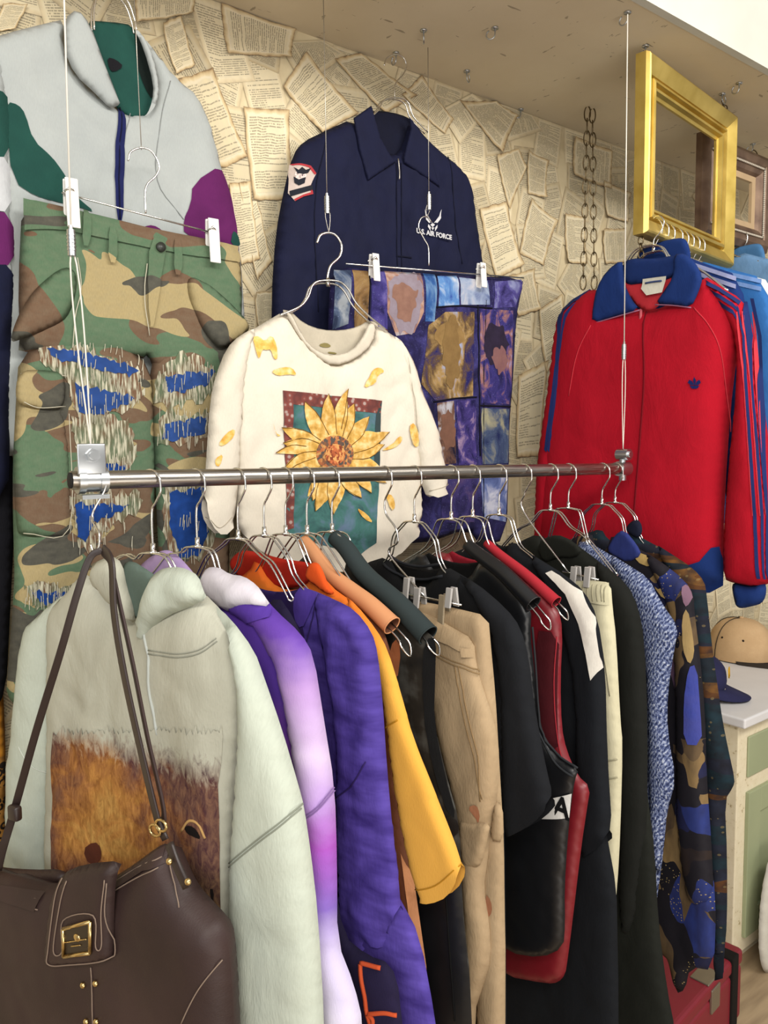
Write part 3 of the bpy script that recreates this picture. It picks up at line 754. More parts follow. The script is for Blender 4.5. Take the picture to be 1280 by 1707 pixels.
rips = [(L, [(60, 568), (100, 572), (170, 585), (235, 615), (232, 640), (245, 655), (200, 690), (130, 702), (112, 640), (68, 604)],
         [[(77, 580), (130, 585), (200, 604), (232, 620), (215, 626), (150, 612), (92, 598)], [(125, 640), (150, 645), (228, 662), (205, 675), (160, 692), (132, 690)]]),
        (Rr, [(262, 622), (300, 590), (352, 606), (362, 640), (340, 668), (290, 680), (264, 700), (262, 740), (300, 742), (352, 722), (352, 690), (300, 690), (256, 668)],
         [[(275, 626), (340, 619), (358, 616), (345, 641), (300, 655), (278, 650)], [(275, 706), (345, 696), (340, 720), (285, 736), (270, 730)]]),
        (L, [(112, 820), (230, 820), (236, 850), (180, 880), (150, 920), (134, 914)], [[(124, 838), (216, 842), (192, 857), (158, 871), (141, 904), (129, 894)]]),
        (Rr, [(272, 800), (352, 800), (356, 900), (330, 935), (290, 935), (270, 880)], [[(282, 820), (344, 812), (346, 892), (330, 925), (299, 928), (282, 875)]]),
        (L, [(38, 975), (118, 972), (128, 1000), (96, 1020), (60, 1016)], [[(51, 985), (112, 988), (93, 1006), (69, 1006)]]),
        (L, [(120, 690), (215, 700), (232, 765), (190, 792), (130, 780)], [[(150, 770), (206, 776), (208, 784), (152, 782)]])]
for S_, fr_, bl in rips:
    patch('frayed_rip', U(rough(fr_, 7, 9)), S_, FRAY, t, .0016, 0, .006)
    patch('blue_patch', [U(rough(b, 6, 4)) for b in bl], S_, DENIM2 if len(bl) == 1 else DENIM, t, .003, 0, .006)
rr = random.Random(5); lines = []
for (S_, fr_, bl) in rips:
    for b in bl:
        xs = [p[0] for p in b]; ys = [p[1] for p in b]
        for _ in range(34):
            x = rr.uniform(min(xs)-10, max(xs)+8); y = rr.choice((min(ys), (min(ys)+max(ys))/2, max(ys)))+rr.uniform(-8, 8); lines.append((S_, [(x, y-rr.uniform(6, 14)), (x+rr.uniform(-2, 2), y+rr.uniform(6, 14))]))
for S_ in (L, Rr): seam('loose_threads', [U(q) for s_, q in lines if s_ is S_], S_, STITCH, t, .0006, .0036, stuff=True)
wc = .03
pts = [(204, 276), (208, 262), (224, 255), (242, 260), (255, 283), (250, 300), (236, 314), (232, 330), (233, 362)]
clip_hanger(plc, 'chrome clip hanger holding the camouflage trousers by the waist', U(pts, ), (plc.uz(96, 329), plc.uz(352, 396)), [plc.uz(110, 335), plc.uz(343, 397)], w=.030, ch=.085, cw=.022)
wt = plc.world(*plc.uz(226, 258), .030); wtop = Vector((wt.x-.004, wt.y, SOF))
cable('hanging_wire', 'thin clear line holding the camouflage trousers\' hanger in front of the grey jacket', [wtop, wt], None, .0008, mat=WIRE)

# ------------------------------------------------------------------ navy work jacket
pla = Pl(Pl((0, -.06, 0)).pt(655, 128), 0); U = pla.uzs
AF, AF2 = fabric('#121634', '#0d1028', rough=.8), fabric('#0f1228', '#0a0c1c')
t = thing('navy_work_jacket', 'navy blue zip work jacket with wing emblem and sleeve badge', 'jacket', pl=pla)
fo = folds(.014, 8, 1.4, 21, .35, -.1)
bd = Surf(U([(589, 197), (541, 219), (505, 236), (488, 258), (474, 312), (459, 390), (452, 500), (454, 620), (470, 720), (640, 740), (816, 730), (818, 600), (809, 465), (802, 422), (796, 380), (790, 340), (783, 300), (762, 275), (740, 258), (709, 230), (685, 197), (670, 245), (655, 262), (630, 240)]), .022, .014, .05, fo, smooth=1)
pillow('body', bd, AF, t)
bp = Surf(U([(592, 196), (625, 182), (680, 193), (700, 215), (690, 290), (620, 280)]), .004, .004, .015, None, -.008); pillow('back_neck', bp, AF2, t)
c1 = Surf(U([(619, 176), (589, 197), (598, 250), (613, 302), (660, 270), (650, 258), (634, 230)]), .005, .003, .008, None, .022, smooth=0); pillow('collar_flap', c1, AF, t)
c2 = Surf(U([(682, 194), (710, 232), (733, 313), (673, 272), (672, 262), (677, 242), (684, 215)]), .005, .003, .008, None, .022, smooth=0); pillow('collar_flap', c2, AF, t)
seam('zip_placket', [U([(660, 272), (661, 340), (662, 440), (663, 520)]), U([(668, 272), (668, 340), (669, 440), (670, 520)])], bd, AF2, t, .0014, .0012)
seam('zip_teeth', [U([(661, 266), (663, 285), (663, 300)])], bd, WIRE, t, .0016, .006)
seam('sleeve_seam', [U([(541, 219), (528, 300), (524, 400), (530, 520)]), U([(745, 262), (756, 340), (770, 440)])], bd, AF2, t, .0016, .0006)
seam('chest_pocket_welt', [U([(660, 427), (685, 430)])], bd, AF2, t, .002, .001)
pm = NT('badge_cloth'); v = pm.coord('UV'); n = pm.noise(v, 130, 3); pm.col(pm.ramp(n, [(.35, '#2a2d36'), (.48, '#c7b4b0'), (.6, '#e0d2cb'), (.7, '#d0848e')])); pm.pr(.9)
bdg = patch('sleeve_badge', U([(481, 275), (500, 273), (517, 277), (526, 290), (517, 309), (521, 324), (505, 328), (490, 336), (476, 324), (478, 300)]), bd, fabric('#cdbdb4'), t, .0025, 0)
patch('badge_border', [U([(481, 275), (500, 273), (517, 277), (526, 290), (523, 292), (514, 280), (500, 276), (484, 278)]), U([(517, 309), (521, 324), (505, 328), (490, 336), (488, 333), (504, 325), (517, 321), (514, 310)])], bd, fabric('#b33a40'), bdg, .0035, 0, .006)
patch('badge_shield', U([(486, 290), (498, 284), (510, 290), (508, 304), (494, 306)]), bd, pm.m, bdg, .0035, 1, .006)
patch('badge_eagle', [U([(484, 281), (496, 284), (502, 279), (508, 284), (517, 281), (512, 289), (504, 291), (494, 290)]), U([(486, 296), (496, 300), (508, 296), (506, 306), (496, 310), (488, 306)]), U([(479, 320), (500, 314), (519, 309), (520, 317), (500, 323), (481, 329)])], bd, fabric('#23262f'), bdg, .0042, 0, .006)
WHT = fabric('#dcdce0')
# wing emblem and lettering on the chest
E_ = [[(707, 349), (712, 363), (717, 371), (714, 372), (709, 366)], [(711, 358), (716, 366), (719, 372), (716, 370)], [(735, 349), (731, 362), (724, 371), (728, 372), (734, 364)], [(732, 359), (726, 367), (722, 372), (726, 371)],
      [(716, 375), (720, 372), (724, 375), (720, 379)], [(713, 374), (717, 379), (716, 385), (712, 378)], [(728, 375), (724, 380), (724, 386), (728, 380)], [(718, 380), (720, 384), (723, 380), (720, 379)], ]
patch('wing_emblem', [U(e) for e in E_], bd, WHT, t, .0022, 0, .004)
a, b = bd.up([pla.uz(693, 389)])[0], bd.up([pla.uz(748, 398)])[0]
tx = text_obj('chest_lettering', 'U.S. AIR FORCE', .0118, WHT, t, ((a[0]+b[0])/2, -bd.hh((a[0]+b[0])/2, (a[1]+b[1])/2)-.006, (a[1]+b[1])/2-.002), (PI/2, 0, 0), bold=.0004)
k = (b[0]-a[0])/max(tx.dimensions.x, .001)
tx.scale = (k, k*.95, 1)
hp = [(636, 112), (640, 100), (654, 93), (668, 99), (673, 113), (668, 126), (656, 140), (653, 152), (654, 168)]
h = thing('clothes_hanger', 'chrome hanger holding the navy work jacket', 'hanger', pl=pla)
bm = bmesh.new(); tube(bm, [(v.x, -.01, v.z) for v in catmull([(a, 0, b) for a, b in U(hp)], 6)], .0017, 8); bm_obj('hook', bm, CHROME, h)
bm = bmesh.new()
for w_ in (.004, .016): tube(bm, [(v.x, -w_, v.z) for v in catmull([(a, 0, b) for a, b in U([(600, 206), (622, 190), (632, 172), (645, 167), (662, 168), (674, 176), (682, 198), (706, 224)])], 6)], .0017, 8)
bm_obj('shoulder_wire', bm, CHROME, h)

# ------------------------------------------------------------------ patchwork-print trousers on a clip hanger (abstract print)
plp = Pl(Pl((0, -.125, 0)).pt(705, 368), 0); U = plp.uzs
t = thing('patchwork_print_trousers', 'blue and purple patchwork-print trousers hanging from a clip hanger', 'trousers', pl=plp)
def cosmic(name, stops, sc=26, seed=0.0):
    m = NT(name); v = m.coord('UV', (1, .8, 1), .2, (seed, seed*.7, 0)); n = m.noise(v, sc, 4, .6, .8); f = m.noise(m.coord('UV'), 420, 2)
    col = m.ramp(n, stops); star = m.math('GREATER_THAN', f, .70)
    m.col(m.mix(m.math('MULTIPLY', star, .5), col, '#aab4dd')); m.bump(f, .2, .001); return m.pr(.9, 0, .15)
C0 = cosmic('indigo_print', [(.3, '#100f22'), (.5, '#232048'), (.7, '#3a376e')], 18)
pp = Surf(U([(554, 445), (640, 450), (760, 460), (873, 462), (868, 490), (860, 530), (855, 637), (849, 700), (848, 772), (844, 900), (800, 910), (780, 880), (700, 910), (560, 900), (548, 700), (546, 520)]), .018, .012, .05, folds(.009, 9, 1.4, 31, .3, -.1), smooth=1)
pillow('cloth', pp, C0, t)
PANES = [([(556, 450), (584, 450), (580, 540), (552, 550)], [(.35, '#1b2440'), (.5, '#5a6a86'), (.65, '#a8aeb4')]), ([(586, 450), (612, 452), (612, 548), (590, 545)], [(.3, '#3a2c1c'), (.5, '#8a6a42'), (.7, '#b79866')]),
 ([(616, 455), (640, 452), (645, 560), (618, 560)], [(.3, '#1d1a48'), (.5, '#4a418c'), (.7, '#7a70b4')]), ([(640, 452), (700, 456), (706, 520), (690, 555), (660, 560), (645, 520)], [(.3, '#5d5c7a'), (.45, '#a87e72'), (.55, '#c7a08c'), (.7, '#b9c0d0')]),
 ([(704, 456), (724, 458), (724, 536), (708, 536)], [(.3, '#1d2c66'), (.5, '#3a66a8'), (.7, '#8bb0d4')]), ([(728, 460), (760, 460), (765, 510), (730, 512)], [(.3, '#2440a0'), (.5, '#6a9cd8'), (.68, '#d4dcea')]),
 ([(764, 462), (812, 468), (816, 508), (768, 508)], [(.3, '#6070a0'), (.5, '#a8b8d4'), (.7, '#d8d4d8')]), ([(824, 470), (868, 466), (858, 512), (822, 514)], [(.3, '#221e50'), (.5, '#574f98'), (.7, '#9aa0c8')]),
 ([(714, 542), (742, 520), (790, 520), (788, 660), (725, 668), (702, 640)], [(.33, '#2a2864'), (.46, '#6a5238'), (.56, '#b0905c'), (.7, '#a8b0d0')]), ([(800, 515), (854, 518), (852, 640), (848, 674), (802, 672)], [(.32, '#1c1a44'), (.48, '#3e3880'), (.58, '#a4746c'), (.7, '#a89cc8')]),
 ([(728, 672), (756, 668), (760, 772), (734, 775)], [(.3, '#1c1a30'), (.5, '#7a5846'), (.65, '#c4c4cc')]), ([(760, 668), (792, 666), (794, 775), (764, 775)], [(.35, '#1d1a4a'), (.55, '#4a3d86'), (.7, '#b094b0')]),
 ([(802, 680), (848, 682), (846, 772), (804, 774)], [(.33, '#1f2a58'), (.5, '#4a5a78'), (.65, '#a8a486')]), ([(800, 780), (846, 780), (842, 870), (806, 862)], [(.3, '#27366e'), (.5, '#6a7ab0'), (.68, '#d0d4e4')]), ([(734, 782), (794, 780), (790, 870), (736, 872)], [(.3, '#1a183a'), (.52, '#3e3670'), (.7, '#5f4a72')])]
for i, (p, st) in enumerate(PANES):
    patch('print_panel', U(p), pp, cosmic('patchwork_print_%s' % 'abcdefghijklmnop'[i], [(k_, shade(c_, .82)) for k_, c_ in st], 16+3*(i % 4), i*1.7+.3), t, .0012, 0)
def oval(cx_, cy_, a_, b_, n_=16): return [(cx_+a_*math.cos(k*2*PI/n_), cy_+b_*math.sin(k*2*PI/n_)) for k in range(n_)]
for i, (o_, c_, c2_) in enumerate([([(644, 470), (660, 456), (690, 458), (706, 480), (700, 520), (688, 552), (668, 556), (652, 530)], '#8d8490', '#7c6c74'), ([(652, 480), (672, 470), (694, 484), (692, 520), (680, 540), (662, 530)], '#8e6b5c', '#75554a'), (oval(752, 585, 14, 62), '#82683f', '#6a5230'), (oval(748, 560, 26, 26), '#917548', '#6f5734'),
        (oval(826, 572, 20, 36), '#2a2138', '#1c1624'), (oval(832, 600, 13, 22), '#7d5a54', '#6a4850'), (oval(746, 718, 13, 34), '#7a5646', '#5c4236')]):
    patch('printed_blotch', U(rough(o_, 7, 7)), pp, fabric(c_, c2_, mott=40), t, .0018+.0004*(i % 3), 1, .006)
seam('panel_borders', [U([(796, 508), (798, 600), (800, 760)]), U([(722, 670), (760, 664), (794, 662)]), U([(800, 676), (850, 678)]), U([(726, 512), (770, 510), (820, 514)]), U([(613, 452), (615, 540)])], pp, fabric('#0c0b1c'), t, .0022, .0008)
seam('side_seam', [U([(810, 500), (806, 640), (806, 880)])], pp, fabric('#0c0b1c'), t, .0013)
pts = [(686, 384), (687, 372), (697, 365), (704, 368), (700, 366), (690, 370), (688, 385), (700, 405), (703, 420), (703, 446)]
pts = [(708, 374), (700, 365), (690, 369), (687, 384), (696, 402), (703, 416), (704, 446)]
clip_hanger(plp, 'clip hanger with white clips holding the patchwork-print trousers', U(pts), (plp.uz(566, 443), plp.uz(862, 466)), [plp.uz(613, 443), plp.uz(791, 456)], w=.024, ch=.062, cw=.018)
hp_ = plp.world(*plp.uz(704, 344), .024); hb_ = plp.world(*plp.uz(700, 367), .024); top_ = Vector((hp_.x, hp_.y, SOF-.02))
cable('hanging_wire', 'clear line holding the patchwork trousers\' hanger in front of the navy jacket', [top_, hp_], hp_+Vector((0, 0, .004)), .0008, double=[along(hp_, hb_, k/8) for k in range(9)], mat=WIRE)

# ------------------------------------------------------------------ sunflower T-shirt
plt = Pl(Pl((0, -.188, 0)).pt(545, 392), 0); U = plt.uzs
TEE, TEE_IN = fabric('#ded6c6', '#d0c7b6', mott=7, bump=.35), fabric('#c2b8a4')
t = thing('sunflower_tshirt', 'cream T-shirt with a sunflower print hanging from a wire', 't-shirt', pl=plt)
fo = folds(.017, 9, 1.2, 44, .22, -.11)
bd = Surf(U([(474, 518), (440, 538), (417, 552), (396, 566), (384, 600), (386, 700), (392, 800), (396, 900), (480, 945), (570, 955), (650, 935), (704, 880), (702, 800), (694, 700), (688, 610), (672, 570), (650, 556), (626, 540), (619, 574), (592, 598), (556, 609), (528, 590), (500, 562)]), .020, .012, .05, fo, smooth=1, open=[U([(396, 900), (480, 945), (570, 955), (650, 935), (704, 880)])])
pillow('body', bd, TEE, t)
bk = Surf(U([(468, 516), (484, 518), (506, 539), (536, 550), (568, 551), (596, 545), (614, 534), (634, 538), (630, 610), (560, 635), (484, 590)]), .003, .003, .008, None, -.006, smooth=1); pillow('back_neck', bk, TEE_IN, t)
sl = Surf(U([(430, 545), (400, 558), (377, 581), (360, 624), (350, 667), (343, 775), (339, 842), (346, 874), (368, 895), (390, 874), (398, 800), (404, 700), (412, 600)]), .018, .012, .03, folds(.009, 10, 2, 6), .008, smooth=1, open=[U([(339, 842), (346, 874), (368, 895), (390, 874)])]); s1 = pillow('sleeve', sl, TEE, t)
sr = Surf(U([(655, 558), (672, 570), (694, 610), (701, 646), (726, 703), (738, 760), (749, 820), (712, 832), (700, 800), (690, 720), (676, 640)]), .018, .012, .03, folds(.009, 10, 2, 8), .008, smooth=1, open=[U([(749, 820), (712, 832)])]); s2 = pillow('sleeve', sr, TEE, t)
seam('hem_stitching', [U([(342, 862), (366, 880), (386, 862)])], sl, fabric('#b8ae9a'), s1, .0008)
seam('hem_stitching', [U([(746, 806), (710, 818)])], sr, fabric('#b8ae9a'), s2, .0008)
seam('armhole_seam', [U([(377, 588), (396, 640), (402, 700)]), U([(676, 590), (686, 650), (694, 720)])], bd, fabric('#c4bba8'), t, .0009, .004)
rb = Surf(U([(474, 518), (487, 524), (500, 552), (514, 574), (535, 588), (556, 593), (586, 585), (606, 560), (614, 538), (627, 541), (621, 574), (592, 600), (555, 611), (526, 594), (498, 562)]), .005, .004, .008, None, .014, smooth=1); pillow('neck_rib', rb, fabric('#d6cdbb', weave=900), t)
patch('neck_label', [U([(531, 574), (543, 571), (552, 577), (545, 580), (533, 578)]), U([(546, 586), (560, 588), (560, 591), (546, 589)])], bk, fabric('#857a4c'), t, .002, 1, .004)
tm = NT('teal_print'); v = tm.coord('UV'); n = tm.noise(v, 22, 4, .6, .5); tm.col(tm.ramp(n, [(.32, '#2f4d50'), (.5, '#3f6b66'), (.68, '#5a6f86')])); tm.pr(.9)
rm = NT('rust_print_border'); v = rm.coord('UV'); n = rm.vor(v, 75, 'F1', 'Distance'); rm.col(rm.ramp(n, [(.2, '#a08d86'), (.35, '#7a4038'), (.8, '#5e3330')])); rm.pr(.9)
pm_ = patch('print_ground', U([(471, 651), (636, 668), (627, 905), (600, 925), (476, 892)]), bd, tm.m, t, .0012, 0)
patch('print_border', [U([(471, 651), (636, 668), (634, 690), (488, 674), (489, 880), (476, 884)])], bd, rm.m, pm_, .002, 0, .008)
patch('print_border', [U([(634, 672), (636, 668), (630, 800), (620, 800), (626, 690)])], bd, fabric('#3a4a4c'), pm_, .0022, 0, .008)
ym = NT('petal_yellow_print'); v = ym.coord('UV'); n = ym.noise(v, 60, 3); ym.col(ym.ramp(n, [(.32, '#ae8438'), (.5, '#cfa558'), (.68, '#e0c88e')])); ym.pr(.9)
ym2 = NT('pale_petal_print'); v = ym2.coord('UV'); n = ym2.noise(v, 60, 3); ym2.col(ym2.ramp(n, [(.3, '#c08a34'), (.5, '#d9b05c'), (.7, '#ddc898')])); ym2.pr(.9)
rp = random.Random(3)
pet, pet2, cut = [], [], []
def petal(ang, r0_, r1_, wd, bendk):
    cx_, cy_ = 556, 757; L_, R_ = [], []
    for k in range(8):
        f = k/7; r_ = r0_+(r1_-r0_)*f; w_ = wd*math.sin(PI*min(1, (f*.86+.14)))**.8; aa = ang+bendk*f*f
        x, y = cx_+r_*math.cos(aa), cy_+r_*math.sin(aa)*1.03; nx, ny = -math.sin(aa), math.cos(aa)
        L_.append((x+nx*w_, y+ny*w_)); R_.append((x-nx*w_, y-ny*w_))
    return L_+R_[::-1]
for k in range(17): pet.append(petal(k*2*PI/17+rp.uniform(-.1, .1), 20, rp.choice((88, 98, 84)), 12.5, rp.uniform(-.18, .18)))
for k in range(16): pet2.append(petal((k+.5)*2*PI/16+rp.uniform(-.1, .1), 20, rp.uniform(70, 88), 11, rp.uniform(-.25, .25)))
pet.append(petal(-1.48, 30, 108, 9, .12)); pet.append(petal(3.28, 40, 98, 8, -.12))
patch('sunflower_petals', [U(p) for p in pet2], bd, ym2.m, pm_, .0030, 0, .007)
for i, p in enumerate(pet): cut.append(p)
patch('sunflower_petals', [U(p) for p in pet], bd, ym.m, pm_, .0042, 0, .007)
seam('petal_outlines', [U([p[1], p[4], p[7]]) for p in pet[::1]], bd, fabric('#7d5a24'), pm_, .0009, .0044, 3)
dm = NT('seed_disc_print'); v = dm.coord('UV'); n = dm.vor(v, 170, 'F1', 'Color'); dm.col(dm.ramp(dm.sep(n)[0], [(.25, '#4f4a46'), (.5, '#7a5138'), (.7, '#a8603a'), (.9, '#b98a52')])); dm.pr(.9)
disc = lambda r_: [(556+r_*math.cos(a), 757+r_*math.sin(a)) for a in [k*PI/12 for k in range(24)]]
patch('seed_disc', U(disc(31)), bd, dm.m, pm_, .0052, 0, .006); 
dm2 = NT('seed_heart_print'); v = dm2.coord('UV'); n = dm2.vor(v, 190, 'F1', 'Color'); dm2.col(dm2.ramp(dm2.sep(n)[1], [(.2, '#7a3a26'), (.55, '#b8643c'), (.9, '#d29a5c')])); dm2.pr(.9)
patch('seed_heart', U(disc(17)), bd, dm2.m, pm_, .0062, 0, .006)
loose = [[(419, 562), (430, 560), (440, 570), (452, 558), (460, 575), (462, 598), (456, 600), (450, 582), (443, 584), (436, 582), (431, 600), (426, 588)], [(450, 619), (470, 612), (486, 613), (494, 626), (480, 624), (462, 627)],
         [(604, 648), (612, 632), (620, 616), (632, 612), (640, 620), (630, 624), (624, 640)], [(452, 700), (458, 722), (468, 726), (460, 728)], [(632, 751), (652, 742), (664, 726), (671, 730), (664, 742), (648, 750)],
         [(640, 822), (654, 826), (658, 846), (650, 852)], [(592, 845), (610, 856), (622, 872), (606, 866)]]
patch('scattered_petals', [U(p) for p in loose], bd, ym2.m, t, .0030, 1, .006)
patch('scattered_petals', [U([(362, 742), (376, 722), (392, 714), (390, 728), (372, 744)]), U([(358, 764), (372, 756), (366, 778), (358, 776)])], sl, ym2.m, t, .0016, 1, .006)
patch('scattered_petals', [U([(680, 710), (688, 704), (696, 730), (694, 748), (684, 736)])], bd, ym2.m, t, .0040, 1, .006)
h = thing('clothes_hanger', 'chrome hanger with double arms inside the sunflower T-shirt', 'hanger', pl=plt)
bm = bmesh.new(); tube(bm, [(v.x, -.005, v.z) for v in catmull([(a, 0, b) for a, b in U([(526, 406), (532, 393), (545, 389), (558, 394), (567, 410), (564, 428), (550, 442), (545, 455), (543, 476)])], 6)], .0026, 10); bm_obj('hook', bm, CHROME, h)
bm = bmesh.new()
for w_ in (.000, .013): tube(bm, [(v.x, -w_, v.z+.004*(w_ > 0)) for v in catmull([(a, 0, b) for a, b in U([(462, 530), (494, 516), (508, 500), (516, 480), (530, 473), (558, 474), (574, 486), (588, 510), (610, 532), (640, 556)])], 6)], .0022, 8)
bm_obj('shoulder_wire', bm, CHROME, h)
bm = bmesh.new(); q = plt.uz(544, 474); cyl(bm, (q[0], -.006, q[1]+.012), (q[0], -.006, q[1]-.006), .0042, 10); bm_obj('ferrule', bm, CHROME, h)
hp_ = plt.world(*plt.uz(543, 346), .005); hb_ = plt.world(*plt.uz(546, 389), .005); top_ = Vector((hp_.x, hp_.y, SOF))
cable('hanging_wire', 'wire with a looped end holding the sunflower T-shirt\'s hanger', [top_, hp_], hp_+Vector((0, 0, .004)), .0008, double=[along(hp_, hb_, k/8) for k in range(9)], mat=WIRE)
# ------------------------------------------------------------------ garments on the rail
class RG:
    """one garment hanging across the rail; outline of its camera side given as it is seen, the wall side mirrored"""
    def __init__(s, px, ang=-90.0, w=0.0):
        P = rail_at(px); s.pl = Pl(P, ang); s.w = w
    def U(s, pts, w=0.0): return s.pl.uzs(pts, w)
    def mirror(s, pts, dip=.04, w=0.0, wall=1.0):
        r = s.U(pts, w)
        u0, z0 = r[0]
        u0 = max(u0, .03); r[0] = (u0, z0)
        l = [(-u*wall, z) for u, z in r]
        neck = [(-u0*.55, z0-dip*.8), (0, z0-dip), (u0*.55, z0-dip*.8)] if dip > 0 else []
        s.neck = (u0, z0)
        return r + l[::-1] + neck
def backneck(g, mat, t, u=.085, z0=-.115, h=.12, w=-.012, top=.012):
    u, z0 = getattr(g, 'neck', (u, z0))
    S = Surf([(-u*1.05, z0-.004), (-u*.55, z0-.016), (0, z0-.020), (u*.55, z0-.016), (u*1.05, z0-.004), (u*1.4, z0-.05), (u*1.3, z0-h), (-u*1.3, z0-h), (-u*1.4, z0-.05)], .003, .003, .010, None, w, smooth=1, raw=True)
    return pillow('back_neck', S, mat, t)
def zof(g, px, py): return g.pl.uz(px, py)[1]
def gradient(name, stops, axis=1, lo=-1.0, hi=0.0, nz=.12, sc=12, extra=None):
    m = NT(name); v = m.coord('UV'); c = m.sep(v)[axis]; n = m.noise(v, sc, 4, .6)
    f = m.math('ADD', m.math('DIVIDE', m.math('SUBTRACT', c, lo), hi-lo), m.math('MULTIPLY_ADD', n, nz*2, -nz))
    m.col(m.ramp(f, stops)); m.bump(m.noise(m.coord('UV', (1, .3, 1)), 500, 2), .25, .0015); return m.pr(.92, 0, .15)

# ---- 1 pale hoodie with animal print
g = RG(250, -67); U = g.U
t = thing('printed_hoodie', 'pale grey-green pullover hoodie with an orange animal-fur print, first on the rail', 'hoodie', pl=g.pl)
MINT = fabric('#b6b5a6', '#a9a99a', mott=6, bump=.35, weave=420); MINT2 = fabric('#bcc2b4', '#b0b8ac', mott=6, bump=.35, weave=420); MIN = fabric('#5f6f66')
bd = Surf(U([(137, 954), (113, 988), (86, 1010), (84, 1100), (86, 1250), (82, 1500), (80, 1760), (240, 1790), (396, 1780), (392, 1500), (400, 1300), (420, 1140), (400, 1060), (372, 1020), (337, 985), (300, 1000), (250, 1010), (225, 1036), (190, 1000), (165, 970)]), .035, .016, .07, folds(.013, 7, 1.1, 2, .3, -.15), smooth=1)
pillow('body', bd, MINT, t)
sl = Surf(U([(112, 985), (62, 1026), (50, 1045), (40, 1115), (28, 1240), (22, 1262), (14, 1450), (22, 1700), (40, 1950), (84, 1760), (88, 1500), (94, 1250), (98, 1100), (116, 1010)], .0), .030, .012, .045, folds(.010, 9, 1.6, 9), -.006, smooth=1)
s1 = pillow('sleeve', sl, MINT2, t)
sr = Surf(U([(352, 1004), (384, 1030), (424, 1084), (440, 1128), (470, 1215), (498, 1310), (507, 1345), (518, 1420), (530, 1522), (541, 1707), (545, 1950), (400, 1950), (391, 1700), (384, 1545), (388, 1428), (398, 1290), (404, 1180), (392, 1080)]), .032, .014, .05, folds(.010, 9, 1.2, 14), .012, smooth=1)
s2 = pillow('sleeve', sr, MINT2, t)
seam('sleeve_seam', [U([(389, 1440), (430, 1405), (470, 1375), (506, 1345)]), U([(389, 1434), (430, 1399), (470, 1369), (506, 1339)])], sr, fabric('#8f9486'), s2, .0011, .0006)
seam('sleeve_seam', [U([(30, 1245), (60, 1272), (90, 1300)])], sl, fabric('#d5dad0'), s1, .0010)
seam('yoke_seam', [U([(247, 1084), (290, 1090), (330, 1084), (366, 1062)]), U([(247, 1090), (290, 1096), (330, 1090), (368, 1067)])], bd, fabric('#94968a'), t, .0009)
seam('crease', [U([(240, 1004), (244, 1080), (248, 1150), (262, 1225)])], bd, fabric('#c9cfca'), t, .0028, -.0004)
ho = Surf(U([(206, 925), (262, 960), (290, 985), (262, 1020), (226, 1040), (196, 990)]), .006, .006, .02, None, .020); pillow('hood_lining', ho, MIN, t)
h1 = Surf(U([(150, 942), (166, 934), (186, 926), (204, 938), (212, 980), (222, 1010), (227, 1040), (206, 1030), (180, 1004), (158, 978)]), .020, .006, .03, folds(.011, 16, 7, 4), .026, smooth=1); pillow('hood', h1, MINT, t)
h2 = Surf(U([(225, 1040), (238, 1004), (247, 968), (264, 950), (288, 944), (312, 948), (331, 960), (339, 984), (346, 998), (316, 1012), (280, 1026), (250, 1050), (236, 1090)]), .024, .008, .04, folds(.014, 15, 9, 6), .026, smooth=1); pillow('hood', h2, MINT2, t)
# print: rough-edged fur picture
fm = NT('fur_print'); v = fm.coord('UV'); n1 = fm.noise(v, 13, 5, .62, .8); hair = fm.noise(fm.coord('UV', (1, .38, 1), .2), 95, 4, .7, .9)
cc = U([(205, 1350)])[0]; sp = fm.sep(v)
dx = fm.math('MULTIPLY', fm.math('SUBTRACT', sp[0], cc[0]), 5.2); dz = fm.math('MULTIPLY', fm.math('SUBTRACT', sp[1], cc[1]), 5.5)
rad = fm.math('SQRT', fm.math('ADD', fm.math('MULTIPLY', dx, dx), fm.math('MULTIPLY', dz, dz)))
f_ = fm.math('ADD', rad, fm.math('MULTIPLY_ADD', n1, 1.8, -.9))
base = fm.ramp(f_, [(.0, '#cfa055'), (.3, '#bb803c'), (.52, '#9a6236'), (.72, '#7c4e3a'), (.95, '#5c3d42')])
lo_ = fm.math('SUBTRACT', 1.0, fm.math('DIVIDE', fm.math('SUBTRACT', sp[1], zof(g, 300, 1520)), zof(g, 300, 1400)-zof(g, 300, 1520)), None, True)
rt_ = fm.math('DIVIDE', fm.math('SUBTRACT', sp[0], cc[0]+.02), .10, None, True)
base = fm.mix(fm.math('MULTIPLY', lo_, rt_), base, fm.ramp(n1, [(.35, '#1c140e'), (.6, '#4a4620')]))
fm.col(fm.mix(fm.math('MULTIPLY_ADD', hair, 2.6, -.95, True), fm.mix(.5, base, '#2a161c'), fm.mix(.22, base, '#dcae70'))); fm.pr(.95, 0, .1)
fade = fm.math('MULTIPLY_ADD', hair, .09, fm.math('SUBTRACT', sp[1], zof(g, 230, 1250)+.036))
old = fm.b.inputs['Base Color'].links[0].from_socket
a_ = fm.noise(v, 6, 4, .6); k_ = fm.noise(fm.coord('UV', (1, .25, 1)), 420, 2)
cl_ = fm.mix(fm.math('MULTIPLY', k_, .25), fm.mix(fm.math('MULTIPLY_ADD', a_, 1.6, -.3, True), '#a9a99a', '#b6b5a6'), shade('#b6b5a6', .7))
fm.col(fm.mix(fm.math('MULTIPLY', fade, 22.0, None, True), old, cl_)); wr_ = fm.noise(fm.coord('UV', (1, .45, 1), .35), 15, 4, .6, .8); fm.bump(fm.math('ADD', fm.math('MULTIPLY', k_, .5), fm.math('MULTIPLY', wr_, 4.0)), .56, .0016)
rp = random.Random(8); top = []
x = 376
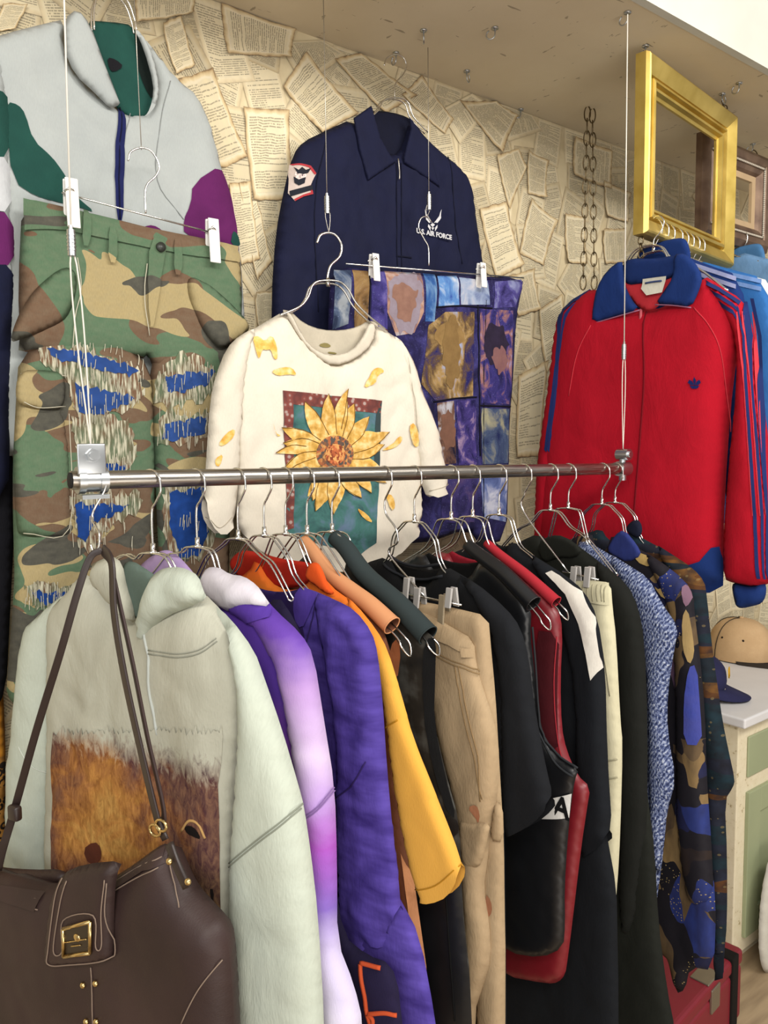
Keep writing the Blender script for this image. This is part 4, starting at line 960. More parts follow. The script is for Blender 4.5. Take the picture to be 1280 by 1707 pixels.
while x > 92:
    yb = 1215+ (18*math.sin(x*.06)); top += [(x, 1226-rp.uniform(0, 8)), (x-3, 1218-rp.uniform(0, 12))]; x -= rp.uniform(6, 11)
fp = patch('animal_print', U([(90, 1250), (88, 1420), (92, 1480), (240, 1600), (384, 1600), (384, 1480), (378, 1300)]+top), bd, fm.m, t, .0017, 0)
patch('eye_mark', U([(309, 1378), (318, 1374), (330, 1382), (338, 1398), (326, 1394), (314, 1388)]), bd, fabric('#120c0c'), fp, .003, 1, .006)
seam('eye_lid', [U([(304, 1384), (316, 1368), (332, 1374), (344, 1396)])], bd, fabric('#c9a066'), fp, .0022, .0014)
patch('nose_mark', U([(352, 1478), (366, 1476), (372, 1500), (362, 1510)]), bd, fabric('#16100f'), fp, .003, 1, .006)
patch('snout_mark', U([(140, 1415), (160, 1400), (172, 1412), (170, 1436), (150, 1440)]), bd, fabric('#5a2c1a', '#40201a'), fp, .003, 1, .006)
wire_hanger(g.pl, 'chrome hanger inside the printed hoodie, first on the rail', .112, U([(270, 925), (283, 950), (310, 985)]), U([(196, 915), (190, 935), (170, 960)]), lean=0, group='hangers on the rail')

# ---- 2 tie-dye hoodie
g = RG(325, -70); U = g.U
t = thing('tie_dye_hoodie', 'purple and white tie-dye hoodie with a white hood, second on the rail', 'hoodie', pl=g.pl)
zt, zb = zof(g, 440, 1000), zof(g, 560, 1680)
TD = gradient('purple_tie_dye', [(0.0, '#cfcada'), (.16, '#b9aed2'), (.28, '#7c62b4'), (.44, '#9a4fae'), (.54, '#a98ac4'), (.66, '#c3b0cf'), (.80, '#a888bd'), (.92, '#62409c'), (1.0, '#50318c')], 1, zb, zt, .10, 7)
bd = Surf(g.mirror([(420, 1000), (470, 1040), (505, 1085), (518, 1150), (516, 1300), (524, 1500), (532, 1950)], .0), .026, .014, .06, folds(.010, 8, 1.1, 52, .3, -.15), smooth=1)
pillow('body', bd, gradient('purple_tie_dye_body', [(0, '#8a6cb4'), (.3, '#59357f'), (.6, '#7a4496'), (.8, '#4a2e86'), (1, '#452a80')], 1, zb, zt, .2, 7), t)
sr = Surf(U([(372, 1010), (400, 985), (437, 990), (459, 1017), (502, 1056), (523, 1092), (540, 1200), (558, 1311), (562, 1440), (562, 1569), (590, 1640), (606, 1707), (610, 1950), (520, 1950), (510, 1600), (505, 1400), (490, 1250), (470, 1130), (430, 1050)]), .024, .014, .045, folds(.011, 10, 1.3, 22), .010, smooth=1)
s2 = pillow('sleeve', sr, TD, t)
seam('sleeve_seam', [U([(506, 1362), (530, 1345), (558, 1312)]), U([(506, 1367), (530, 1350), (559, 1317)])], sr, fabric('#8a6aa6'), s2, .0010)
hl = Surf(U([(224, 952), (252, 926), (278, 914), (300, 928), (332, 966), (344, 990), (330, 1000), (280, 990), (250, 1000)]), .008, .010, .03, folds(.005, 12, 7, 4), -.004); pillow('hood_lining', hl, fabric('#b39cc6', '#a089b8'), t)
hw = Surf(U([(334, 962), (344, 946), (364, 945), (384, 958), (406, 960), (428, 975), (440, 992), (452, 1010), (420, 1012), (384, 1022), (360, 1008), (342, 990)]), .022, .010, .03, folds(.015, 17, 10, 6), .018, smooth=1); pillow('hood', hw, fabric('#cdc8cd', '#bfb8c4'), t)
patch('dark_dye_band', U([(384, 1014), (400, 1000), (430, 994), (452, 1006), (462, 1024), (440, 1030), (410, 1040)]), sr, fabric('#4b2f8c', '#5a3c9c'), t, .002)
wire_hanger(g.pl, 'chrome hanger inside the tie-dye hoodie, second on the rail', .108, U([(338, 916), (348, 948), (380, 985)]), U([(288, 905), (282, 925), (262, 950)]), group='hangers on the rail')

# ---- 3 dark top with an orange line print (only its lower edge shows)
g = RG(394, -76); U = g.U
t = thing('line_print_top', 'dark navy top with orange branching line print showing below the purple shirt', 'top', pl=g.pl)
bd = Surf(g.mirror([(462, 990), (490, 1030), (512, 1080), (530, 1200), (546, 1320), (556, 1450), (572, 1560), (612, 1592), (652, 1606), (668, 1660), (690, 1950)], .05), .012, .010, .04, folds(.005, 9, 1.2, 61, .3, -.15), smooth=1)
pillow('body', bd, fabric('#1e1736', '#151026'), t)
ORG = fabric('#c4502a')
seam('line_print', [U([(602, 1604), (636, 1612)]), U([(602, 1606), (606, 1650), (612, 1690), (622, 1720)]), U([(612, 1690), (640, 1688), (664, 1690)]), U([(612, 1690), (622, 1700), (618, 1720)])], bd, ORG, t, .0035, .0006)
wire_hanger(g.pl, 'chrome hanger in the dark line-print top, third hook along the rail', .100, U([(440, 912), (455, 942)]), reach=.115, group='hangers on the rail')

# ---- 4 purple crinkled shirt
g = RG(438, -77); U = g.U
t = thing('purple_shirt', 'purple crinkled short-sleeved shirt with long tails', 'shirt', pl=g.pl)
pm = NT('crinkled_purple'); v = pm.coord('UV'); w_ = pm.noise(pm.coord('UV', (1, .35, 1), .9), 70, 3, .6); n = pm.noise(pm.coord('UV', (1, 3, 1), .3), 14, 3)
pm.col(pm.mix(pm.math('MULTIPLY_ADD', n, 2.4, -.7, True), '#34266c', '#55459a')); pm.bump(w_, .5, .003); PUR = pm.pr(.9, 0, .15)
PURD = fabric('#2e1f58', '#261a4c')
bd = Surf(g.mirror([(497, 976), (536, 989), (592, 1017), (608, 1060), (610, 1200), (622, 1400), (640, 1450), (668, 1500), (700, 1560), (726, 1700), (736, 1790)], .075), .012, .007, .035, folds(.008, 10, 1.1, 66, .3, -.15), smooth=1)
pillow('body', bd, PUR, t)
bk = backneck(g, PURD, t, .10, -.108, .14, -.010)
sr = Surf(U([(520, 985), (560, 1000), (592, 1017), (620, 1053), (630, 1090), (638, 1171), (645, 1280), (655, 1390), (664, 1460), (669, 1526), (651, 1541), (649, 1577), (632, 1575), (614, 1562), (610, 1588), (592, 1612), (577, 1634), (567, 1608), (562, 1500), (560, 1350), (562, 1250), (552, 1150), (534, 1070)]), .015, .010, .022, folds(.017, 17, .9, 72), .012, smooth=1, open=[U([(669, 1526), (651, 1541)]), U([(649, 1577), (614, 1562)]), U([(610, 1588), (577, 1634), (567, 1608)])])
s2 = pillow('sleeve', sr, PUR, t)
seam('sleeve_seam', [U([(562, 1330), (590, 1305), (610, 1270)])], sr, PURD, s2, .0012)
seam('shoulder_seam', [U([(536, 990), (522, 1030), (510, 1075)])], bd, PURD, t, .0012)
patch('collar_stand', U([(497, 976), (522, 984), (535, 990), (520, 1020), (505, 1050), (492, 1030)]), bd, fabric('#4a3690', '#42307f'), t, .004)
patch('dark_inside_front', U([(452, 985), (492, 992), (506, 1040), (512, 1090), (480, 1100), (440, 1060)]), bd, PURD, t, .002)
wire_hanger(g.pl, 'chrome hanger in the purple crinkled shirt, beside the white hood', .098, U([(452, 906), (470, 940), (497, 968), (560, 1004)]), group='hangers on the rail')

# ---- 5 orange to yellow T-shirt
g = RG(474, -78.5); U = g.U
t = thing('yellow_tshirt', 'dip-dyed T-shirt, orange-red neck and yellow short sleeve', 't-shirt', pl=g.pl)
OY = gradient('orange_yellow_dip_dye', [(0, '#d09b44'), (.72, '#d29b40'), (.86, '#d4782a'), (1, '#c84c1c')], 1, zof(g, 740, 1480), zof(g, 535, 950), .05, 10)
bd = Surf(g.mirror([(532, 944), (548, 975), (594, 1008), (628, 1050), (636, 1150), (640, 1300), (660, 1500), (668, 1660)], .05), .010, .008, .035, folds(.006, 9, 1.1, 81, .3, -.15), smooth=1)
pillow('body', bd, OY, t)
S = Surf([(u, z) for u, z in U([(376, 944), (398, 916), (430, 920), (470, 932), (505, 936), (524, 940), (520, 975), (470, 982), (420, 978)])], .004, .004, .015, folds(.004, 20, 10, 3), -.010); pillow('back_neck', S, fabric('#b02416', '#98200f'), t)
nb = Surf(U([(512, 942), (524, 936), (535, 942), (548, 978), (560, 990), (545, 992), (524, 975), (508, 965)]), .006, .004, .012, None, .014); pillow('neck_rib', nb, fabric('#d9521a'), t)
sr = Surf(U([(572, 990), (594, 1008), (628, 1050), (646, 1082), (667, 1150), (690, 1235), (742, 1362), (766, 1425), (772, 1458), (755, 1489), (726, 1501), (702, 1499), (692, 1470), (676, 1411), (655, 1300), (644, 1200), (630, 1120)]), .013, .009, .02, folds(.004, 8, 1.2, 84), .003, smooth=1, open=[U([(772, 1458), (755, 1489), (726, 1501), (702, 1499)])])
s2 = pillow('sleeve', sr, OY, t)
seam('hem_stitching', [U([(696, 1480), (726, 1476), (770, 1440)])], sr, fabric('#b5801c'), s2, .0010)
seam('sleeve_seam', [U([(645, 1212), (664, 1200)])], sr, fabric('#b5801c'), s2, .0012)
wire_hanger(g.pl, 'chrome hanger in the orange and yellow T-shirt', .098, U([(490, 912), (505, 940), (528, 965), (590, 1006)]), group='hangers on the rail')

def sleeveless(t, g, mat, pts, inner, dip=.06, front=.010, back=.009, seed=1, fold=.005, top=None):
    bd = Surf(g.mirror(pts, dip), front, back, .025, folds(fold, 10, 1.1, seed, .3, -.15), smooth=1)
    pillow('body', bd, mat, t); return bd
def strap_tube(g, t, path, r, mat, inner, name='shoulder_strap', sq=1.0, w=0.0):
    """soft tube of cloth lying along the hanger's arm, open at the armhole"""
    q = catmull([(u, -w, z) for u, z in g.U(path)], 5); n = len(q); rr = r if isinstance(r, (int, float)) else None
    rad = [rr or (r[0]+(r[1]-r[0])*i/(n-1)) for i in range(n)]
    bm = bmesh.new(); tube(bm, q, rad, 16)
    bm.faces.ensure_lookup_table(); bm.faces.remove(bm.faces[-1])
    o = bm_obj(name, bm, mat, t)
    bm = bmesh.new(); tube(bm, q[-6:], [x*.88 for x in rad[-6:]], 16); bm.faces.ensure_lookup_table(); bm.faces.remove(bm.faces[-1])
    for f in bm.faces: f.normal_flip()
    bm_obj('strap_lining', bm, inner, o)
    bm = bmesh.new(); d = (q[-1]-q[-2]).normalized(); x = d.orthogonal().normalized(); y = d.cross(x)
    tube(bm, [q[-1]+(x*math.cos(a)+y*math.sin(a))*rad[-1]*.97 for a in [k*2*PI/20 for k in range(20)]], .0012, 6, True); bm_obj('strap_hem', bm, mat, o)
    return o
# ---- 6 peach sleeveless top
g = RG(510, -80); U = g.U
PEACH, PEIN = fabric('#c98f66', '#bd8359', mott=8), fabric('#6e4430', '#5e3828')
t = thing('peach_dress', 'peach sleeveless dress with the hanger\'s end poking out of its armhole', 'dress', pl=g.pl)
bd = sleeveless(t, g, PEIN, [(540, 940), (600, 990), (636, 1040), (652, 1090), (664, 1140), (664, 1300), (690, 1490), (711, 1620), (712, 1950)], 0, .06, seed=91)
patch('peach_hem_panel', U([(672, 1420), (692, 1470), (712, 1610), (712, 1790), (690, 1790), (688, 1560)]), bd, PEACH, t, .002, 0)
strap_tube(g, t, [(508, 900), (524, 918), (552, 955), (590, 985), (620, 1008), (656, 1042)], (.011, .016), PEACH, PEIN, w=.004)
bk = backneck(g, fabric('#4a2a2c', '#3a2024'), t, .09, -.112, .07, -.012)
patch('brown_side_patch', U([(660, 1060), (672, 1080), (664, 1140), (640, 1110)]), bd, fabric('#8a5334'), t, .004)  # brown patch below the open end of the strap
wire_hanger(g.pl, 'chrome hanger with its loop end showing out of the peach dress', .100, U([(520, 905), (545, 945), (600, 1000), (640, 1034), (668, 1062)]), droop=.016, gap=.008, group='hangers on the rail')
# ---- 7 slate sleeveless top over black trousers-like lower part
g = RG(552, -82); U = g.U
SLATE = fabric('#2f3839', '#283031', mott=8); LEATHER = plain('black_leather', '#131417', .38, 0, .5, 'UV')
t = thing('black_jumpsuit', 'black sleeveless jumpsuit with slate shoulders and a leather-look leg', 'jumpsuit', pl=g.pl)
pl_m = NT('sheer_dark_plaid'); v = pl_m.coord('UV'); a = pl_m.noise(pl_m.coord('UV', (1, .3, 1)), 30, 3); b = pl_m.noise(pl_m.coord('UV', (.3, 1, 1)), 26, 3); n = pl_m.noise(v, 20, 3)
pl_m.col(pl_m.ramp(pl_m.math('MULTIPLY_ADD', n, .4, pl_m.math('MULTIPLY', pl_m.math('ADD', a, b), .3)), [(.38, '#12100d'), (.5, '#25211b'), (.6, '#4a4a46'), (.7, '#332c24')])); pl_m.pr(.8)
bd = sleeveless(t, g, pl_m.m, [(582, 915), (650, 990), (706, 1048), (722, 1062), (724, 1110), (722, 1200), (746, 1300), (766, 1370), (770, 1500), (786, 1650), (792, 1950)], 0, .07, seed=95)
strap_tube(g, t, [(560, 895), (580, 914), (612, 958), (664, 1004), (716, 1058)], (.014, .0185), SLATE, fabric('#0a0a0b'), w=.004)
patch('black_side_binding', U([(712, 1064), (730, 1062), (728, 1130), (726, 1200), (744, 1290), (766, 1370), (742, 1340), (712, 1230), (706, 1140)]), bd, fabric('#0b0b0c'), t, .004, 1)
patch('leather_leg', U([(700, 1470), (770, 1440), (773, 1520), (786, 1650), (792, 1790), (700, 1790)]), bd, LEATHER, t, .003, 0)
seam('leg_seam', [U([(744, 1470), (750, 1560), (760, 1700)])], bd, fabric('#050506'), t, .0014, .0035)
patch('leather_yoke', U([(745, 1355), (768, 1370), (766, 1392), (740, 1398)]), bd, LEATHER, t, .004, 1)
wire_hanger(g.pl, 'chrome hanger in the black jumpsuit, loop end showing at the slate shoulder', .100, U([(560, 905), (590, 945), (650, 1000), (700, 1048), (716, 1066)]), droop=.010, gap=.009, group='hangers on the rail')

# ---- 8 khaki cargo trousers on a clip hanger
g = RG(643, -85); U = g.U
KH = fabric('#ab9475', '#9a8365', mott=7, bump=.4, weave=380); KHD = fabric('#8f7552', '#826a49')
t = thing('khaki_cargo_trousers', 'khaki cargo trousers with faded stains hanging from a clip hanger', 'trousers', pl=g.pl)
bk = Surf(U([(690, 1002), (712, 1004), (760, 1014), (814, 1027), (818, 1075), (826, 1160), (831, 1250), (836, 1335), (840, 1404), (841, 1509), (843, 1607), (840, 1950), (800, 1950), (790, 1500), (770, 1200), (700, 1080)]), .014, .010, .03, folds(.008, 12, 2, 102), -.006, smooth=1)
pillow('trouser_leg', bk, KH, t)
fr = Surf(U([(690, 1016), (724, 1028), (752, 1045), (790, 1066), (794, 1110), (806, 1150), (826, 1210), (833, 1262), (830, 1320), (822, 1360), (816, 1400), (812, 1440), (806, 1480), (816, 1540), (818, 1600), (806, 1640), (790, 1690), (790, 1950), (770, 1950), (776, 1574), (770, 1444), (764, 1340), (745, 1270), (722, 1180), (700, 1100)]), .020, .010, .035, folds(.010, 12, 3, 106), .012, smooth=1)
pillow('trouser_leg', fr, KH, t)
patch('waistband', U([(692, 1018), (724, 1029), (752, 1046), (789, 1068), (790, 1090), (750, 1075), (720, 1062), (694, 1050)]), fr, KH, t, .004, 0)
seam('stitching', [U([(722, 1085), (750, 1100), (775, 1108), (800, 1118)]), U([(722, 1091), (750, 1106), (775, 1114), (800, 1124)]), U([(758, 1110), (770, 1180), (790, 1260), (808, 1330)]), U([(764, 1110), (777, 1180), (797, 1260), (814, 1330)])], fr, KHD, t, .0010, .0008)
patch('belt_loop', U([(780, 1076), (792, 1080), (794, 1094), (782, 1092)]), fr, KH, t, .007, 0)
patch('stain', [U([(780, 1345), (796, 1340), (808, 1352), (806, 1370), (794, 1362)])], fr, fabric('#8a4a2e', '#a5785a'), t, .002, 1)
patch('stain', [U([(810, 1488), (820, 1500), (822, 1520), (814, 1530)])], bk, fabric('#8a4a2e', '#a5785a'), t, .002, 1)
cpk = Surf(U([(766, 1360), (790, 1370), (818, 1372), (812, 1400), (804, 1440), (790, 1448), (772, 1440), (766, 1400)]), .010, .004, .016, None, .030, smooth=1); pillow('cargo_pocket', cpk, KH, t)
fp2 = Surf(U([(822, 1336), (838, 1338), (840, 1405), (816, 1402)]), .008, .004, .014, None, .008, smooth=1); pillow('cargo_pocket', fp2, KH, t)
CLEAR = plain('smoky_clear_plastic', '#a8a4a0', .12, 0, .6); TAUPE = plain('taupe_plastic', '#8d7f68', .45)
q = hook_pts(.021, .07)
pts = q[:-1] + [(.010, -.085), (.028, -.105), (.030, -.125), (.012, -.145), (.004, -.165)]
zc = zof(g, 660, 985)
hb = [g.pl.uz(658, 985), g.pl.uz(772, 1008)]
clip_hanger(g.pl, 'clip hanger with clear and taupe pegs holding the khaki trousers', [(u, z) for u, z in q[:-1]]+[(.004, -.075), (.030, -.10), (.034, -.125), (.012, -.15), (hb[0][0]*.5+hb[1][0]*.5, hb[0][1]*.5+hb[1][1]*.5)], hb, [], group='hangers on the rail', w=.004)
hg = [o for o in bpy.data.objects if o.name.startswith('clip_hanger')][-1]
for (px, py, m, h_) in ((686, 975, CLEAR, .042), (704, 990, CLEAR, .036), (745, 1010, TAUPE, .06), (757, 990, CLEAR, .034)):
    u_, z_ = g.pl.uz(px, py); bm = bmesh.new(); peg(bm, u_, z_, .006, h_, .013); o = bm_obj('clip', bm, m, [x for x in bpy.data.objects if x.get('label') == 'clip hanger with clear and taupe pegs holding the khaki trousers'][0], False); bevel(o, .001, 2)

# ---- 9 black sweater
g = RG(690, -86); U = g.U
BLKF = fabric('#131418', '#0d0e10', mott=9); BLK2 = fabric('#17191d', '#111216', mott=9); BLKI = fabric('#0c0c0e')
t = thing('black_sweater', 'black round-necked sweater with a wide ribbed neckline behind the khaki trousers', 'sweater', pl=g.pl)
bd = Surf(g.mirror([(738, 940), (790, 970), (834, 1010), (838, 1080), (836, 1250), (842, 1400), (846, 1950)], .055), .014, .012, .035, folds(.007, 9, 1.1, 111, .3, -.15), smooth=1)
pillow('body', bd, BLKF, t); backneck(g, BLKI, t, .10, -.112, .12, -.010)
sr = Surf(U([(758, 955), (792, 970), (844, 1014), (868, 1046), (882, 1099), (890, 1171), (904, 1250), (924, 1340), (902, 1366), (870, 1384), (842, 1396), (838, 1300), (838, 1180), (830, 1080), (800, 1010)]), .018, .012, .026, folds(.007, 9, 1.2, 115), .008, smooth=1, open=[U([(924, 1340), (902, 1366), (870, 1384), (842, 1396)])])
pillow('sleeve', sr, BLK2, t)
nr = [(u, z) for u, z in U([(610, 940), (640, 930), (664, 952), (700, 965), (730, 962), (744, 942)])]
seam('neck_rib', [U([(648, 925), (670, 938), (700, 944), (735, 940)]), U([(640, 940), (670, 960), (705, 966), (738, 960)])], bd, fabric('#24262b'), t, .003, .001)
seam('shoulder_seam', [U([(770, 962), (762, 990)])], bd, BLKI, t, .0012)
wire_hanger(g.pl, 'chrome hanger in the black sweater, beside the sunflower T-shirt\'s hem', .092, U([(700, 895), (715, 920), (740, 948), (800, 982)]), group='hangers on the rail')

# ---- 10 black leather tank with white lettered tab
g = RG(752, -87); U = g.U
t = thing('black_leather_vest', 'black leather sleeveless vest with a white lettered tab at the side', 'vest', pl=g.pl)
bd = sleeveless(t, g, LEATHER, [(804, 930), (850, 970), (886, 1012), (884, 1060), (890, 1110), (899, 1212), (927, 1259), (965, 1282), (958, 1300), (952, 1340), (946, 1400), (941, 1480), (942, 1540), (939, 1580), (902, 1597), (846, 1588)], 0, .06, seed=121)
strap_tube(g, t, [(780, 908), (802, 926), (840, 955), (890, 1006)], (.012, .0165), LEATHER, BLKI, w=.002)
backneck(g, BLKI, t, .09, -.112, .08, -.011)
seam('armhole_binding', [U([(888, 1045), (893, 1105), (902, 1210), (929, 1256), (963, 1280)]), U([(897, 1210), (922, 1266), (956, 1294)])], bd, fabric('#2b2d30'), t, .0022, .001)
wt_ = patch('white_tab', U([(898, 1334), (955, 1322), (951, 1362), (898, 1364)]), bd, fabric('#d6d4d0'), t, .004, 0)
a = bd.up([g.pl.uz(938, 1343)])[0]
tx = text_obj('tab_letter', 'A', .052, fabric('#101012'), t, (a[0], -bd.hh(*a)-.0062, a[1]-.018), (PI/2, 0, 0), bold=.0015, shear=.12)
wire_hanger(g.pl, 'chrome hanger whose loop end pokes out of the black leather vest', .092, U([(772, 890), (792, 920), (840, 962), (880, 1000), (903, 1026)]), droop=.010, gap=.009, group='hangers on the rail')
# ---- 11 red tank
g = RG(788, -88); U = g.U
RED = plain('dark_red_leather', '#741620', .4, 0, .5, 'UV'); REDD = fabric('#4a0e16', '#3a0a12'); REDS = fabric('#a82a34', '#981f2a', weave=300)
t = thing('red_leather_dress', 'dark red leather sleeveless dress with a bright red strap', 'dress', pl=g.pl)
bd = sleeveless(t, g, RED, [(836, 926), (886, 968), (930, 1012), (938, 1050), (934, 1135), (936, 1212), (944, 1250), (962, 1292), (984, 1312), (978, 1350), (969, 1410), (954, 1537), (946, 1600), (942, 1625), (930, 1638), (912, 1640), (842, 1627)], 0, .06, seed=125, front=.016)
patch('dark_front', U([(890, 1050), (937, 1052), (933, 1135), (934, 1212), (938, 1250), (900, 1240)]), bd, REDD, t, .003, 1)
strap_tube(g, t, [(812, 905), (836, 926), (880, 960), (928, 1003)], (.0085, .0115), REDS, fabric('#5a0f18'), w=.002)
seam('armhole_seam', [U([(934, 1060), (930, 1135), (933, 1212), (944, 1262), (962, 1294)])], bd, fabric('#a02833'), t, .0012, .003)
backneck(g, fabric('#8e1a2a'), t, .08, -.100, .06, -.011)
wire_hanger(g.pl, 'chrome hanger whose loop end pokes out of the red strap', .090, U([(802, 888), (822, 912), (860, 945), (905, 988), (932, 1012)]), droop=.010, gap=.008, group='hangers on the rail')

# ---- 12 black and white tee
g = RG(832, -89); U = g.U
t = thing('black_white_top', 'long black top with a white shoulder panel', 'top', pl=g.pl)
bd = Surf(g.mirror([(846, 898), (887, 926), (937, 956), (972, 1000), (985, 1100), (990, 1300), (1022, 1440), (1030, 1520), (1032, 1950)], .05), .016, .012, .04, folds(.007, 9, 1.1, 131, .3, -.15), smooth=1)
pillow('body', bd, fabric('#12151a', '#0d0f13'), t); backneck(g, BLKI, t, .09, -.108, .1, -.011)
sr = Surf(U([(880, 920), (912, 940), (940, 957), (974, 985), (996, 1028), (1009, 1112), (1012, 1250), (1021, 1395), (996, 1416), (966, 1432), (962, 1300), (960, 1150), (940, 1050), (910, 980)]), .017, .012, .024, folds(.006, 9, 1.2, 135), .010, smooth=1, open=[U([(1021, 1395), (996, 1416), (966, 1432)])])
s2 = pillow('sleeve', sr, fabric('#13161c', '#0e1014'), t)
patch('white_shoulder_panel', U([(911, 955), (925, 950), (938, 958), (973, 985), (995, 1028), (1008, 1112), (986, 1134), (978, 1090), (966, 1040), (944, 990)]), sr, fabric('#cfcac1', '#c4beb4'), s2, .004, 0)
wire_hanger(g.pl, 'chrome hanger in the black top with the white shoulder', .090, U([(846, 884), (866, 908), (890, 930), (930, 956)]), group='hangers on the rail')
# ---- 13 cream trousers
g = RG(876, -90); U = g.U
CRM = fabric('#c9c3a6', '#bbb496', mott=8); 
t = thing('cream_trousers', 'cream elastic-waisted trousers hanging from clear pegs', 'trousers', pl=g.pl)
bd = Surf(U([(925, 968), (960, 971), (990, 968), (1018, 971), (1021, 1013), (1027, 1063), (1034, 1200), (1038, 1240), (1034, 1387), (1029, 1477), (1020, 1560), (1020, 1950), (880, 1950), (890, 1300), (900, 1060), (905, 1000)]), .016, .010, .03, folds(.006, 14, 3, 141), 0, smooth=1)
pillow('trouser_leg', bd, CRM, t)
wbn = patch('elastic_waistband', U([(945, 969), (990, 967), (1017, 971), (1020, 1008), (985, 1004), (950, 1006)]), bd, CRM, t, .004, 0)
seam('gathers', [U([(950+i*8, 974), (950+i*8, 1002)]) for i in range(9)], bd, fabric('#a59f84'), t, .0012, .004)
seam('knee_seams', [U([(1000, 1270), (1034, 1264)]), U([(1000, 1300), (1034, 1294)]), U([(985, 1010), (1005, 1080), (1018, 1160)])], bd, fabric('#a09a80'), t, .0012, .001)
q = hook_pts(.021, .07)
ch = [x for x in [clip_hanger(g.pl, 'clip hanger with two clear pegs holding the cream trousers', q[:-1]+[(.0, -.09), g.pl.uz(950, 955)], [g.pl.uz(940, 952), g.pl.uz(1000, 966)], [], group='hangers on the rail', w=.004)]][0]
for px, py in ((963, 955), (986, 956)):
    u_, z_ = g.pl.uz(px, py); bm = bmesh.new(); peg(bm, u_, z_, .006, .04, .014); o = bm_obj('clip', bm, CLEAR, ch, False); bevel(o, .001, 2)
# ---- 14 olive black jacket
g = RG(918, -90); U = g.U
OLV = fabric('#1c1e19', '#151612', mott=9); 
t = thing('olive_black_coat', 'long olive-black coat next to the knitted cardigan', 'coat', pl=g.pl)
bd = Surf(g.mirror([(938, 893), (975, 918), (1010, 945), (1046, 974), (1056, 1080), (1066, 1212), (1080, 1330), (1092, 1425), (1097, 1537), (1112, 1650), (1126, 1720), (1130, 1950)], .03), .016, .012, .04, folds(.007, 9, 1.1, 151, .3, -.15), smooth=1)
pillow('body', bd, OLV, t); backneck(g, BLKI, t, .09, -.098, .1, -.011)
sr = Surf(U([(990, 935), (1010, 944), (1046, 974), (1064, 1012), (1074, 1064), (1080, 1212), (1078, 1400), (1060, 1560), (1030, 1560), (1034, 1300), (1030, 1100), (1010, 1000)]), .018, .010, .03, folds(.006, 9, 1.2, 155), .008, smooth=1); pillow('sleeve', sr, fabric('#171815', '#11120f'), t)
cf = Surf(U([(895, 905), (918, 892), (940, 893), (972, 915), (960, 930), (930, 930), (905, 940)]), .006, .005, .009, None, .016, smooth=1); pillow('collar', cf, OLV, t)
wire_hanger(g.pl, 'chrome hanger in the olive-black coat, left of the knitted cardigan\'s', .088, U([(906, 878), (924, 900), (940, 920)]), group='hangers on the rail')
# ---- 15 knit cardigan
g = RG(948, -90); U = g.U
km = NT('blue_white_knit'); n = km.noise(km.coord('UV', (1, .45, 1), .5), 320, 3, .6); w_ = km.wave(km.coord('UV', (1, .55, 1), .75), 60, 5.0, 'X', 3.0)
f = km.math('ADD', km.math('MULTIPLY', n, .86), km.math('MULTIPLY', w_, .14)); km.col(km.ramp(f, [(.36, '#232b48'), (.47, '#454f73'), (.56, '#757f9c'), (.70, '#b0b5c0')])); km.bump(f, .9, .005); KNIT = km.pr(.95, 0, .1)
t = thing('knit_cardigan', 'chunky blue and white marled knit cardigan', 'cardigan', pl=g.pl)
bd = Surf(g.mirror([(968, 896), (1016, 924), (1046, 941), (1076, 965), (1088, 1060), (1092, 1200), (1104, 1300), (1106, 1420), (1100, 1462), (1092, 1520)], .05), .016, .012, .035, folds(.007, 9, 1.3, 161, .3, -.15), smooth=1); pillow('body', bd, KNIT, t)
sr = Surf(U([(1012, 920), (1046, 941), (1081, 963), (1103, 1006), (1131, 1045), (1124, 1081), (1113, 1153), (1112, 1219), (1127, 1300), (1112, 1350), (1107, 1406), (1100, 1465), (1084, 1440), (1082, 1300), (1080, 1150), (1070, 1060), (1040, 980)]), .020, .010, .032, folds(.006, 9, 2, 165), .012, smooth=1); pillow('sleeve', sr, KNIT, t)
wire_hanger(g.pl, 'chrome hanger leading into the knitted cardigan', .086, U([(938, 876), (958, 898), (985, 915), (1020, 935)]), group='hangers on the rail')
# ---- 16 abstract print shirt
g = RG(1004, -90); U = g.U
am = NT('abstract_shape_print'); v0 = am.coord('UV', (1.2, .75, 1), .35); nz = am.n('ShaderNodeTexNoise'); nz.inputs['Scale'].default_value = 7; am.l(v0, nz.inputs['Vector'])
mx = am.n('ShaderNodeVectorMath'); mx.operation = 'MULTIPLY_ADD'; am.l(nz.outputs['Color'], mx.inputs[0]); mx.inputs[1].default_value = (.2, .2, .2); am.l(v0, mx.inputs[2])
vc = am.vor(mx.outputs[0], 17, 'F1', 'Color'); r_ = am.sep(vc)[0]; dots = am.vor(am.coord('UV'), 150, 'F1', 'Distance'); n2 = am.noise(am.coord('UV', (1, .3, 1), .5), 40, 4)
pal = am.ramp(r_, [(0, '#131118'), (.28, '#263474'), (.40, '#15131a'), (.56, '#8a7048'), (.64, '#2c211c'), (.76, '#5a4258'), (.82, '#1a1f46'), (.93, '#6b563a')], 'CONSTANT')
col = am.mix(am.math('MULTIPLY', am.math('LESS_THAN', dots, .2), am.math('GREATER_THAN', am.sep(vc)[1], .86)), pal, '#b8a06a'); am.col(am.mix(am.math('MULTIPLY_ADD', n2, 1.6, -.45, True), col, '#17131a')); ABS = am.pr(.75, 0, .25)
t = thing('abstract_print_shirt', 'blue, brown and black abstract-print shirt near the rail\'s right end', 'shirt', pl=g.pl)
